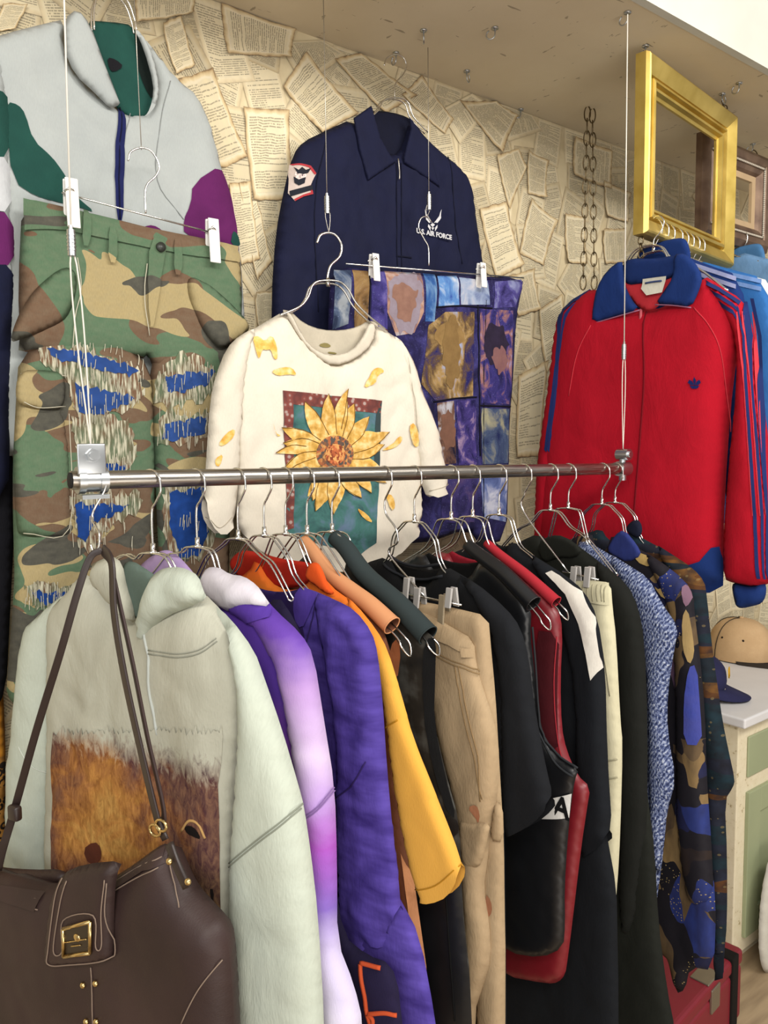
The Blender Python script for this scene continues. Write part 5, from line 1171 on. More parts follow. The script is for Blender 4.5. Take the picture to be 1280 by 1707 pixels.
bd = Surf(g.mirror([(1018, 888), (1060, 912), (1099, 934), (1140, 966), (1150, 1060), (1160, 1200), (1180, 1400), (1194, 1500), (1190, 1618), (1150, 1612), (1142, 1650), (1126, 1657), (1108, 1580)], .05), .018, .012, .04, folds(.008, 9, 1.2, 171, .3, -.15), smooth=1); pillow('body', bd, ABS, t)
sr = Surf(U([(1070, 920), (1099, 934), (1142, 968), (1156, 992), (1158, 1026), (1166, 1087), (1175, 1181), (1178, 1300), (1186, 1406), (1190, 1500), (1150, 1520), (1128, 1400), (1126, 1250), (1124, 1100), (1110, 1000)]), .020, .010, .034, folds(.007, 9, 1.4, 175), .010, smooth=1); s2 = pillow('sleeve', sr, ABS, t)
patch('tan_stripe_panel', U([(1137, 1030), (1150, 1010), (1160, 1060), (1163, 1090), (1150, 1110), (1138, 1080)]), sr, fabric('#a58c5c', '#8d7650'), s2, .002)
patch('mauve_panel', U([(1136, 980), (1146, 972), (1156, 992), (1154, 1006), (1142, 1012)]), sr, fabric('#7d5f70'), s2, .002)
patch('blue_panel', U([(1148, 1112), (1166, 1106), (1172, 1180), (1175, 1240), (1140, 1240), (1140, 1170)]), sr, fabric('#35449a', '#4a4a86'), s2, .002)
cf = Surf(U([(1010, 918), (1024, 892), (1040, 882), (1062, 908), (1070, 926), (1046, 938), (1028, 930)]), .006, .005, .009, None, .016, smooth=1); pillow('collar', cf, fabric('#2c3878', '#1f2550'), t)
patch('tan_collar_mark', U([(1060, 918), (1098, 932), (1086, 946), (1062, 936)]), bd, fabric('#a78c56'), t, .004)
patch('tan_lapel', U([(1102, 984), (1112, 968), (1118, 972), (1118, 990), (1108, 1000), (1090, 975)]), bd, fabric('#a78c56'), t, .005)
wire_hanger(g.pl, 'chrome hanger in the abstract-print shirt', .082, U([(1000, 868), (1016, 884), (1050, 906)]), group='hangers on the rail')
# ---- 17 dark patterned jacket
g = RG(1026, -90); U = g.U
dm = NT('dark_patterned_weave'); v = dm.coord('UV', (1, 1, 1)); z = dm.sep(v)[1]; b = dm.noise(dm.coord('UV', (.15, 1, 1)), 9, 2, .5); n = dm.vor(dm.coord('UV'), 60, 'F1', 'Distance'); n3 = dm.noise(v, 45, 4)
col = dm.ramp(b, [(.36, '#142a33'), (.46, '#1d2130'), (.52, '#5a3716'), (.58, '#6f4a1d'), (.62, '#16232c'), (.7, '#2a1d38')], 'CONSTANT'); dm.col(dm.mix(dm.math('MULTIPLY', dm.math('LESS_THAN', n, .16), .35), dm.mix(dm.math('MULTIPLY_ADD', n3, 1.8, -.4, True), col, '#121218'), '#7a6a44')); DPT = dm.pr(.85, 0, .2)
t = thing('dark_patterned_jacket', 'dark teal and rust patterned jacket, last on the rail', 'jacket', pl=g.pl)
bd = Surf(g.mirror([(1048, 885), (1080, 902), (1117, 922), (1150, 945), (1164, 1040), (1172, 1200), (1184, 1400), (1190, 1560)], .03), .014, .012, .035, folds(.006, 9, 1.2, 181, .3, -.15), smooth=1); pillow('body', bd, DPT, t)
sr = Surf(U([(1090, 905), (1117, 922), (1155, 947), (1174, 969), (1178, 992), (1187, 1081), (1197, 1150), (1204, 1200), (1214, 1250), (1225, 1300), (1222, 1312), (1208, 1334), (1212, 1425), (1212, 1537), (1207, 1590), (1206, 1630), (1192, 1634), (1186, 1500), (1176, 1350), (1168, 1200), (1160, 1080), (1140, 1000)]), .020, .012, .034, folds(.006, 9, 1.4, 185), .008, smooth=1); s2 = pillow('sleeve', sr, DPT, t)
cf = Surf(U([(1040, 884), (1052, 868), (1066, 866), (1072, 884), (1064, 900)]), .008, .005, .012, None, .012); pillow('collar', cf, fabric('#14182c'), t)
patch('navy_cuff', U([(1192, 1588), (1208, 1588), (1206, 1630), (1192, 1634)]), sr, fabric('#10141f'), s2, .003, 0)
wire_hanger(g.pl, 'chrome hanger in the dark patterned jacket, last on the rail', .080, U([(1024, 862), (1040, 880), (1070, 900)]), group='hangers on the rail')

# ------------------------------------------------------------------ brown handbag on a wire hook
g = RG(166, -66); plb = g.pl; W0 = .035
U = lambda p: plb.uzs(p)
BAGM = NT('dark_brown_leather'); v = BAGM.coord('UV'); n = BAGM.noise(v, 5, 3); n2 = BAGM.vor(v, 420, 'F1', 'Distance')
BAGM.col(BAGM.ramp(n, [(.3, '#2b1f1d'), (.7, '#3b2b29')])); BAGM.bump(n2, .12, .001); BAGL = BAGM.pr(.52, 0, .3)
BAGD = plain('darker_bag_leather', '#2c201e', .42, 0, .5); BSTI = fabric('#8d7a6c')
t = thing('leather_handbag', 'dark brown leather shoulder bag with a square gold buckle, hanging at the left', 'handbag', pl=plb)
bd = Surf(U([(-60, 1440), (0, 1454), (87, 1474), (140, 1490), (190, 1462), (225, 1440), (262, 1412), (279, 1404), (292, 1432), (310, 1478), (340, 1512), (376, 1548), (384, 1600), (390, 1707), (394, 1860), (-80, 1860), (-90, 1600)]), .035, .045, .06, folds(.006, 6, 2, 191), W0, smooth=1)
pillow('body', bd, BAGL, t)
bkp = Surf(U([(-60, 1430), (0, 1446), (60, 1450), (110, 1448), (110, 1480), (0, 1480), (-60, 1470)]), .01, .01, .015, None, W0-.028); pillow('back_rim', bkp, BAGL, t)
patch('top_band', U([(190, 1466), (225, 1444), (262, 1416), (278, 1408), (288, 1430), (240, 1450), (188, 1484)]), bd, BAGL, t, .003, 0)
patch('top_band', U([(-60, 1450), (0, 1462), (88, 1478), (86, 1502), (0, 1494), (-60, 1484)]), bd, BAGL, t, .003, 0)
fl = Surf(U([(104, 1456), (140, 1440), (206, 1434), (194, 1458), (190, 1520), (190, 1590), (182, 1602), (150, 1608), (88, 1612), (77, 1604), (80, 1560), (88, 1490)]), .014, .008, .02, None, W0+.032, smooth=1)
f_ = pillow('flap', fl, BAGL, t)
seam('flap_stitching', [U([(106, 1462), (94, 1500), (84, 1580), (86, 1606), (120, 1606), (175, 1600), (186, 1588), (185, 1520), (188, 1466)]), U([(112, 1468), (100, 1510), (90, 1584), (104, 1586), (106, 1534), (156, 1526), (160, 1578), (168, 1578), (170, 1520), (176, 1466)])], fl, BSTI, f_, .0010, .0008, 6)
seam('body_stitching', [U([(190, 1470), (240, 1440), (282, 1420)]), U([(188, 1486), (230, 1462), (282, 1434)]), U([(-60, 1466), (0, 1480), (86, 1486)]), U([(-60, 1484), (0, 1494), (84, 1504)]), U([(380, 1592), (350, 1628), (324, 1662), (302, 1707)]), U([(152, 1612), (154, 1660), (156, 1720)]), U([(286, 1420), (302, 1466), (316, 1500)])], bd, BSTI, t, .0010, .001, 5)
def bar_frame(bm, p, w, wd, th, surf, off):
    for i in range(4):
        a, b = p[i], p[(i+1) % 4]; h = surf.h([a, b]); tube(bm, [(a[0], -h[0]-off, a[1]), (b[0], -h[1]-off, b[1])], wd, 6)
bq = fl.up(U([(109, 1546), (154, 1534), (154, 1586), (110, 1592)]))
patch('buckle_plate', U([(109, 1546), (154, 1534), (154, 1586), (110, 1592)]), fl, plain('dark_buckle_plate', '#2e2218', .3, .3, .6), f_, .003, 0)
bm = bmesh.new(); bar_frame(bm, bq, 4, .0028, 0, fl, .004); ball(bm, (sum(p[0] for p in bq)/4, -fl.hh(bq[0][0]*.5+bq[2][0]*.5, bq[0][1]*.5+bq[2][1]*.5)-.003, bq[0][1]*.5+bq[2][1]*.5+.004), .006, 1.2, .4, 1)
bm_obj('buckle_frame', bm, GOLD_HW, f_)
seam('buckle_lettering', [U([(112, 1569), (148, 1563)]), U([(122, 1575), (138, 1573)])], fl, GOLD_HW, f_, .0010, .004)
bm = bmesh.new()
for px, py in ((140, 1641), (161, 1638), (145, 1702), (162, 1702), (140, 1760), (161, 1760)):
    u_, z_ = bd.up(U([(px, py)]))[0]; bm = bmesh.new(); ball(bm, (u_, -bd.hh(u_, z_)-.002, z_), .0048, 1, .8, 1); bm_obj('rivet', bm, GOLD_HW, t)
# straps
V3 = lambda pts, ws: [(plb.uz(a, b, w)[0], -w, plb.uz(a, b, w)[1]) for (a, b), w in zip(pts, ws)]
ap = (172, 922)
bm = bmesh.new(); ribbon(bm, catmull(V3([(170, 917), (150, 930), (130, 985), (100, 1090), (60, 1220), (24, 1350), (6, 1410), (-4, 1450)], [.03, .04, .05, .055, .05, .045, .05, .05]), 6), [.009+.004*k/42 for k in range(60)], .003, (0.75, -.6, .1)); s_ = bm_obj('shoulder_strap', bm, BAGD, t)
bm = bmesh.new(); ribbon(bm, catmull(V3([(172, 917), (186, 940), (190, 1020), (206, 1120), (232, 1240), (262, 1365), (276, 1400)], [.034, .045, .055, .06, .055, .05, .05]), 6), .017, .003, (-.35, -1, 0)); bm_obj('shoulder_strap', bm, BAGD, t)
bm = bmesh.new(); ribbon(bm, catmull(V3([(190, 965), (200, 1010), (222, 1110), (246, 1230), (272, 1345), (270, 1376)], [.042, .046, .05, .048, .045, .045]), 6), .015, .003, (-.6, -1, 0)); bm_obj('shoulder_strap', bm, BAGL, t)
bm = bmesh.new()
for (px, py) in ((262, 1382), (272, 1374)):
    bm = bmesh.new(); a = V3([(px, py)], [.05])[0]; tube(bm, [(a[0]+.010*math.cos(k*PI/6), a[1]-.004, a[2]+.008*math.sin(k*PI/6)) for k in range(12)], .002, 6, True); bm_obj('strap_ring', bm, GOLD_HW, t)
a = V3([(26, 1354)], [.05])[0]; bm = bmesh.new(); box(bm, a[0]-.011, a[0]+.011, a[1]-.008, a[1]+.005, a[2]-.012, a[2]+.012); o = bm_obj('strap_keeper', bm, BAGD, t); bevel(o, .004, 2)
bm = bmesh.new(); ribbon(bm, catmull(V3([(282, 1406), (294, 1440), (312, 1480)], [.07, .075, .075]), 5), .014, .004, (0, -1, 0)); o = bm_obj('side_tab', bm, BAGD, t)
bm = bmesh.new()
for px, py in ((282, 1436), (313, 1470)): bm = bmesh.new(); a = V3([(px, py)], [.082])[0]; ball(bm, a, .0048, 1, .8, 1); bm_obj('side_rivet', bm, GOLD_HW, t)
a = plb.uz(166, 912, .03)
bm = bmesh.new(); tube(bm, [(v.x, v.y, v.z) for v in catmull([(-RR-.003, 0, -.006), (-RR*.7, 0, RR*.8), (0, 0, RR+.002), (RR*.8, -.0, RR*.7), (RR+.003, -.004, -.01), (.004, -.02, -.05), (a[0], -.03, a[1]+.02), (a[0], -.032, a[1]), (a[0]-.008, -.034, a[1]-.006), (a[0]-.014, -.034, a[1]+.004)], 6)], .0016, 8)
hk = thing('wire_hook', 'thin wire hook on the rail carrying the leather handbag', 'hook', pl=plb); bm_obj('wire', bm, CHROME, hk)
# ------------------------------------------------------------------ picture frames hung as rails at the right
def moulding(name, pl, out, wd, prof, mats, parent, mi_of):
    """four mitred sides from a profile [(inward 0..1, height)]"""
    (x0, z0), (x1, z1) = out
    cor = [((x0, z0), (1, 1)), ((x1, z0), (-1, 1)), ((x1, z1), (-1, -1)), ((x0, z1), (1, -1))]
    for i in range(4):
        (a, da), (b, db) = cor[i], cor[(i+1) % 4]; bm = bmesh.new(); R = []
        for c, d in ((a, da), (b, db)):
            R.append([bm.verts.new((c[0]+d[0]*wd*k, -h, c[1]+d[1]*wd*k)) for k, h in prof])
        n = len(prof)
        for k in range(n):
            f = bm.faces.new((R[0][k], R[0][(k+1) % n], R[1][(k+1) % n], R[1][k])); f.material_index = mi_of(k)
        bm.faces.new(R[0]); bm.faces.new(R[1][::-1]); bmesh.ops.recalc_face_normals(bm, faces=bm.faces)
        o = bm_obj('frame_side', bm, mats, parent, True); sharp(o, 25)
gm = NT('gold_leaf'); n = gm.noise(gm.coord('Object'), 14, 4); gm.col(gm.ramp(n, [(.3, '#b59a4a'), (.7, '#cfb565')])); gm.pr(.38, .75); gm.l(gm.math('MULTIPLY_ADD', n, .2, .28), gm.b.inputs['Roughness']); GOLD = gm.m
FY = -.43
pf = Pl(Pl((0, FY, 0)).pt(1055, 392), 8)
u1, zz1 = pf.uz(1213, 438); _, zt1 = pf.uz(1060, 100); ub, _ = pf.uz(1100, 250)
zt2 = pf.uz(1216, 196)[1]
print('GOLD FRAME w', u1, 'bottom', 0, zz1, 'top', zt1, zt2, 'moulding', ub)
GW, GH, GM = u1*.93, (zt1+zt2)/2, .078
t = thing('gold_picture_frame', 'empty gold picture frame hung from the ceiling with hangers on its bottom bar', 'picture frame', pl=pf)
PROF = [(0, 0), (0, .026), (.05, .034), (.10, .036), (.50, .020), (.53, .012), (.58, .012), (.61, .024), (.70, .026), (.73, .014), (.78, .013), (.81, .021), (.88, .020), (.91, .009), (1, .006), (1, 0)]
moulding('gold', pf, ((0, 0), (GW, GH)), GM, PROF, [GOLD], t, lambda k: 0)
# dark ornate frame further along
dmx = NT('bronze_frame_paint'); n = dmx.noise(dmx.coord('Object'), 20, 4); dmx.col(dmx.ramp(n, [(.3, '#5a463a'), (.7, '#7d6755')])); dmx.pr(.45, .35); DKF = dmx.m
tanm = plain('tan_inner_lip', '#b59b78', .5); beadm = plain('pearl_bead', '#b9b0a0', .35)
pd = Pl(Pl((0, -.27, 0)).pt(1157, 395), 0)
u2, zb2 = pd.uz(1275, 432); zt3 = pd.uz(1160, 200)[1]; zt4 = pd.uz(1272, 288)[1]
print('DARK FRAME w', u2, zb2, zt3, zt4)
DW, DH, DM = u2*.93, max(.25, (zt3+zt4)/2), .085
t = thing('ornate_bronze_frame', 'dark bronze beaded picture frame hanging behind the gold one', 'picture frame', pl=pd)
moulding('bronze', pd, ((0, 0), (DW, DH)), DM, [(0, 0), (0, .02), (.2, .034), (.4, .030), (.5, .022), (.6, .028), (.72, .022), (.8, .012), (1, .010), (1, 0)], [DKF, tanm], t, lambda k: 1 if k in (7, 8) else 0)
bm = bmesh.new()
for k in range(34): ball(bm, (DM*.5+(DW-DM)*k/33, -.028, DH-DM*.5), .0035, seg=8); ball(bm, (DW-DM*.5, -.028, DM*.5+(DH-DM)*k/33), .0035, seg=8); ball(bm, (DM*.5+(DW-DM)*k/33, -.028, DM*.5), .0035, seg=8)
bm_obj('bead_row', bm, beadm, t)
# chains from ceiling hooks to the frames
for (px, py, f, lb) in ((1076, 76, pf.world(.035, GH-.01, .02), 'short bronze chain at the gold frame\'s left corner'), (1204, 156, pf.world(GW-.03, GH-.01, .02), 'short bronze chain at the gold frame\'s right corner'), (1255, 240, pd.world(DW-.06, DH-.02, .02), 'short bronze chain above the dark ornate frame')):
    p = on_z(px, py, SOF); a = Vector((p.x, p.y, SOF-.022)); d = f-a; n = max(2, int(d.length/.017)); chain('frame_chain', lb, a, n, d.length/n, .013, DARKMETAL, .0016, 'frame chains', dirv=d)
cb_ = pf.world(.02, -.002, .01); chain('frame_chain', 'loose end of chain under the gold frame\'s left corner', cb_, 4, .017, .013, DARKMETAL, .0016, 'frame chains', dirv=(.35, .2, -1))

# ------------------------------------------------------------------ red track jacket
pj = Pl(pf.world(.05, .035, .012), -84); U = pj.uzs
RJ, RJ2, NB, NB2 = fabric('#b40d24', '#9c0a1e', mott=6, bump=.3), fabric('#c63a44', '#b52f3a'), fabric('#15306b', '#11275a', mott=9), fabric('#1c2a60')
print('RED JACKET half width', U([(1240, 500)]), U([(940, 512)]))
t = thing('red_track_jacket', 'red zip track jacket with navy collar, navy stripes and a navy hem', 'track jacket', pl=pj)
fo = folds(.016, 6, .8, 201, .3, -.12, fine=.06, crease=.25)
bd = Surf(U([(990, 478), (960, 500), (935, 530), (922, 620), (908, 720), (900, 860), (905, 960), (1040, 985), (1206, 990), (1206, 880), (1212, 760), (1222, 635), (1236, 560), (1232, 500), (1200, 475), (1172, 458), (1160, 490), (1078, 522), (1030, 500)]), .045, .02, .09, fo, smooth=1)
pillow('body', bd, RJ, t)
patch('navy_hem', U([(1158, 947), (1203, 900), (1207, 940), (1206, 988), (1120, 988), (1040, 984), (1050, 950)]), bd, NB, t, .003, 1)
sl = Surf(U([(978, 488), (943, 511), (926, 539), (916, 635), (906, 710), (898, 766), (893, 860), (890, 960), (916, 970), (932, 860), (944, 740), (954, 620), (966, 540)]), .034, .012, .04, folds(.008, 8, 1.2, 205), -.002, smooth=1); s1 = pillow('sleeve', sl, RJ, t)
sr = Surf(U([(1170, 462), (1200, 478), (1236, 498), (1252, 530), (1264, 600), (1276, 690), (1288, 800), (1296, 900), (1294, 968), (1262, 980), (1222, 972), (1206, 965), (1205, 900), (1214, 780), (1228, 640), (1226, 560), (1200, 510)]), .040, .014, .05, folds(.008, 8, 1.2, 209), .008, smooth=1); s2 = pillow('sleeve', sr, RJ, t)
cu = Surf(U([(1219, 968), (1250, 978), (1278, 966), (1276, 1004), (1250, 1012), (1228, 1015), (1222, 995)]), .020, .010, .025, folds(.004, 40, 2, 3), .012); pillow('cuff', cu, NB, s2)
sk = []
for off in (0, 13, 26):
    a = [(1170, 463+off*.95), (1200, 479+off*.9), (1222, 493+off*.9), (1236-off*.3, 502+off*.95)]; a2 = [(x, y+7) for x, y in a[::-1]]; sk.append(a+a2)
patch('shoulder_stripes', [U(p) for p in sk], sr, NB2, s2, .002, 0)
st2 = []
for o_ in (0, 13, 26):
    cL = [(1230+o_*.8, 508-o_*.4), (1238+o_, 560), (1241+o_, 640), (1248+o_, 740), (1256+o_, 860), (1262+o_*.9, 965)]; st2.append(cL+[(x+6, y) for x, y in cL[::-1]])
patch('sleeve_stripes', [U(p) for p in st2], sr, NB2, s2, .0025, 0)
patch('pale_stripe_edges', [U([(1232+o_, 520), (1243+o_, 640), (1258+o_, 860), (1262+o_, 860), (1247+o_, 640), (1236+o_, 520)]) for o_ in (-4, 9, 22)], sr, RJ2, s2, .0018, 0)
sk = []
for o_ in (0, 9, 18):
    c_ = [(984-o_*.1, 482+o_*.95), (955, 499+o_*1.0), (938+o_*.4, 515+o_), (930+o_*.5, 560), (922+o_*.5, 640), (908+o_*.5, 750)]; sk.append(c_+[(x+4, y+4) for x, y in c_[::-1]])
patch('sleeve_stripes', [U(p) for p in sk], sl, NB2, s1, .0025, 0)
lin_ = Surf(U([(1030, 470), (1060, 450), (1120, 450), (1142, 470), (1110, 500), (1080, 524), (1050, 500)]), .006, .006, .02, None, .030); pillow('inner_facing', lin_, fabric('#b83038', '#a8262f'), t)
ci = Surf(U([(1036, 440), (1052, 430), (1090, 432), (1120, 426), (1138, 424), (1142, 450), (1110, 468), (1072, 472), (1040, 476)]), .006, .006, .02, None, .038); pillow('collar_inner', ci, fabric('#132a60'), t)
lb = patch('neck_label', U([(1074, 466), (1113, 461), (1106, 488), (1080, 493), (1071, 482)]), ci, fabric('#d3d0c0'), t, .008, 0)
seam('label_lettering', [U([(1079, 473), (1090, 471), (1106, 469)])], ci, fabric('#3a4a74'), lb, .0022, .010)
c1 = Surf(U([(1036, 432), (1010, 452), (994, 480), (988, 512), (986, 540), (1024, 528), (1066, 516), (1052, 498), (1041, 474), (1040, 450)]), .010, .005, .014, folds(.003, 14, 6, 3), .040, smooth=1); pillow('collar_flap', c1, NB, t)
c2 = Surf(U([(1122, 424), (1142, 422), (1158, 436), (1172, 462), (1164, 488), (1152, 512), (1120, 508), (1092, 507), (1106, 486), (1122, 462)]), .010, .005, .014, folds(.003, 14, 6, 7), .040, smooth=1); pillow('collar_flap', c2, NB, t)
seam('collar_piping', [U([(986, 540), (1024, 529), (1066, 517)]), U([(1152, 513), (1120, 509), (1092, 508)])], c1, fabric('#a06a86'), t, .0016, .001)
seam('zip', [U([(1078, 520), (1074, 620), (1068, 720), (1060, 820), (1056, 980)])], bd, fabric('#7a0818'), t, .0028, .0002)
bm = bmesh.new(); a = U([(1077, 524)])[0]; h_ = bd.hh(*a)+.004; tube(bm, [(a[0], -h_, a[1]+.01), (a[0], -h_-.002, a[1]-.02)], .0035, 8); bm_obj('zip_pull', bm, fabric('#c9606a'), t)
seam('raglan_seam', [U([(1156, 512), (1180, 540), (1200, 580), (1214, 640), (1218, 720)]), U([(985, 542), (962, 590), (948, 660)])], bd, RJ2, t, .0012, .0004)
# three-leaf emblem
le = [[(1147, 638), (1150, 633), (1155, 636), (1158, 642), (1152, 642)], [(1158, 642), (1156, 634), (1158, 628), (1161, 634), (1160, 642)], [(1160, 642), (1162, 636), (1167, 633), (1169, 638), (1165, 642)], [(1150, 643), (1167, 643), (1163, 648), (1154, 648)]]
patch('leaf_emblem', [U(p) for p in le], bd, fabric('#14205a'), t, .003, 0, .005)
h = thing('clothes_hanger', 'chrome hanger arching over the red track jacket\'s collar', 'hanger', pl=pj)
bm = bmesh.new()
for w_ in (.010, .022): tube(bm, [(v.x, -w_, v.z) for v in catmull([(a, 0, b) for a, b in U([(1020, 462), (1044, 448), (1060, 425), (1076, 414), (1104, 412), (1116, 424), (1124, 444), (1140, 470)])], 6)], .0022, 8)
bm_obj('shoulder_wire', bm, CHROME, h)
bm = bmesh.new(); q = U([(1094, 414), (1096, 400), (1106, 388), (1112, 372), (1104, 362), (1094, 366)]); tube(bm, [(v.x, -.016, v.z) for v in catmull([(a, 0, b) for a, b in q], 6)], .002, 8); bm_obj('hook', bm, CHROME, h)

# ------------------------------------------------------------------ row of garments behind it, hung on the two frames
def behind(u, plane, label, cat, name, mat, half=.20, drop=.62, ang=-84, seam_=None, collar=None, zoff=-.03):
    P = plane.world(u, .035, .012); pr_ = Pl(P, ang)
    t = thing(name, label, cat, pl=pr_)
    z0 = -.075
    poly = [(.06, z0), (half*.6, z0-.035), (half, z0-.075), (half+.03, z0-.25), (half+.05, z0-drop*.9), (half-.03, z0-drop*.9), (half-.04, z0-.3), (half-.04, z0-drop)]
    S = Surf(poly+[(-a, b) for a, b in poly[::-1]]+[(0, z0-.04)], .012, .010, .04, folds(.008, 8, 1.2, u*100, .3, -.1), smooth=1)
    pillow('body', S, mat, t)
    if collar:
        C = Surf([(-.07, z0+.01), (-.05, z0+.04), (.05, z0+.045), (.075, z0+.03), (.085, z0-.03), (.05, z0-.05), (-.05, z0-.05)], .006, .006, .015, None, .012); pillow('collar', C, collar, t)
    if seam_:
        patch('shoulder_stripes', [[(.08, z0-.02-k*.018), (half-.01, z0-.075-k*.018), (half-.01, z0-.085-k*.018), (.08, z0-.03-k*.018)] for k in range(2)], S, seam_, t, .002, 0)
    wire_hanger(pr_, 'chrome hanger of the '+label.split(',')[0], .062, [(.06, -.09), (half*.6, -.125), (half-.03, -.15)], R=.022, r=.0022, group='hangers on the picture frames')
    return t
behind(.12, pf, 'navy track jacket with pale shoulder stripes, behind the red one', 'track jacket', 'navy_track_jacket', NB, .205, .7, -86, fabric('#8d93b8'), NB)
behind(.20, pf, 'bright blue sports jacket, second behind the red one', 'jacket', 'blue_sports_jacket', fabric('#2f68a8', '#255690'), .235, .72, -86, fabric('#6f8fc4'))
behind(.27, pf, 'white shirt, hung third behind the red jacket', 'shirt', 'white_shirt', fabric('#d9d8d4', '#ccccc8'), .235, .66, -88)
behind(.34, pf, 'cream shirt, hung fourth behind the red jacket', 'shirt', 'cream_shirt', fabric('#cfc9b8', '#c2bba8'), .225, .66, -90)
behind(.12, pd, 'pale blue denim shirt, hung first on the dark ornate frame', 'shirt', 'denim_shirt', fabric('#6d93bb', '#5a7fa6'), .235, .62, -90)
behind(.24, pd, 'blue denim jacket, hung on the dark ornate frame', 'denim jacket', 'denim_jacket', fabric('#3f6f9e', '#345d88'), .235, .62, -90, None, fabric('#4a7aa8'))
for k, u_ in enumerate((.085, .155, .235, .305)):
    P = pf.world(u_, .035, .012); wire_hanger(Pl(P, -88+k), 'empty chrome hanger on the gold frame, ' + ('nearest the red jacket', 'second from the red jacket', 'third from the red jacket', 'at the bar\'s far end')[k], .062, [(.06, -.095), (.12, -.125), (.19, -.155)], R=.022, r=.0020, group='hangers on the picture frames')

# ------------------------------------------------------------------ counter with caps
cz = .80
c0 = on_z(1242, 1200, cz); print('COUNTER corner', c0)
X0, Y0 = c0.x, c0.y
TOPH = .03
SAGE, CRP = mat_paint('#99a07e', 'sage_green_paint', .5), mat_paint('#d3c7a8', 'aged_cream_paint', .55)
def chipped():
    t = NT('chipped_cream_paint'); v = t.coord('Object'); n = t.noise(v, 60, 4, .7); t.col(t.ramp(n, [(.30, '#9c8a66'), (.38, '#d4c8aa'), (.8, '#ddd3ba')])); return t.pr(.55)
CRP = chipped()
t = thing('painted_cabinet', 'cream cabinet with sage green drawer and door panels at the right edge', 'cabinet', (X0, Y0, 0))
ix, iy = .022, .03
bm = bmesh.new(); box(bm, ix, 1.3, iy, .42, .05, cz-.031); o = bm_obj('carcass', bm, CRP, t, False); bevel(o, .003)
bm = bmesh.new(); box(bm, ix+.02, 1.28, iy+.03, .40, 0, .05); bm_obj('plinth', bm, CRP, t, False)
bm = bmesh.new(); box(bm, ix+.05, ix+.62, iy-.006, iy, cz-.031-.17, cz-.031-.045); o = bm_obj('drawer', bm, SAGE, t, False); bevel(o, .004)
bm = bmesh.new()
zt_, zb_ = cz-.031-.215, .10
for a, b, c, d in ((ix+.05, ix+.12, zb_, zt_), (ix+.54, ix+.62, zb_, zt_), (ix+.12, ix+.54, zt_-.075, zt_), (ix+.12, ix+.54, zb_, zb_+.08)): box(bm, a, b, iy-.012, iy, c, d)
box(bm, ix+.12, ix+.54, iy-.003, iy, zb_+.08, zt_-.075); dr = bm_obj('door', bm, SAGE, t, False); bevel(dr, .003)
bm = bmesh.new(); box(bm, ix+.66, ix+1.24, iy-.012, iy, zb_, zt_); o = bm_obj('door', bm, SAGE, t, False); bevel(o, .004)
bm = bmesh.new(); ball(bm, (ix+.58, iy-.025, .5), .014); cyl(bm, (ix+.58, iy-.012, .5), (ix+.58, iy-.024, .5), .006); bm_obj('knob', bm, DARKMETAL, dr)
t2 = bmesh.new(); box(t2, 0, 1.32, 0, .45, -TOPH, 0); WT = mat_paint('#d6d4d4', 'white_worktop', .35); o = bm_obj('white_worktop', t2, WT, None, False); o.location = (X0, Y0, cz); bevel(o, .006, 3); tag(o, 'thick white worktop lying on the cream and sage cabinet', 'worktop')
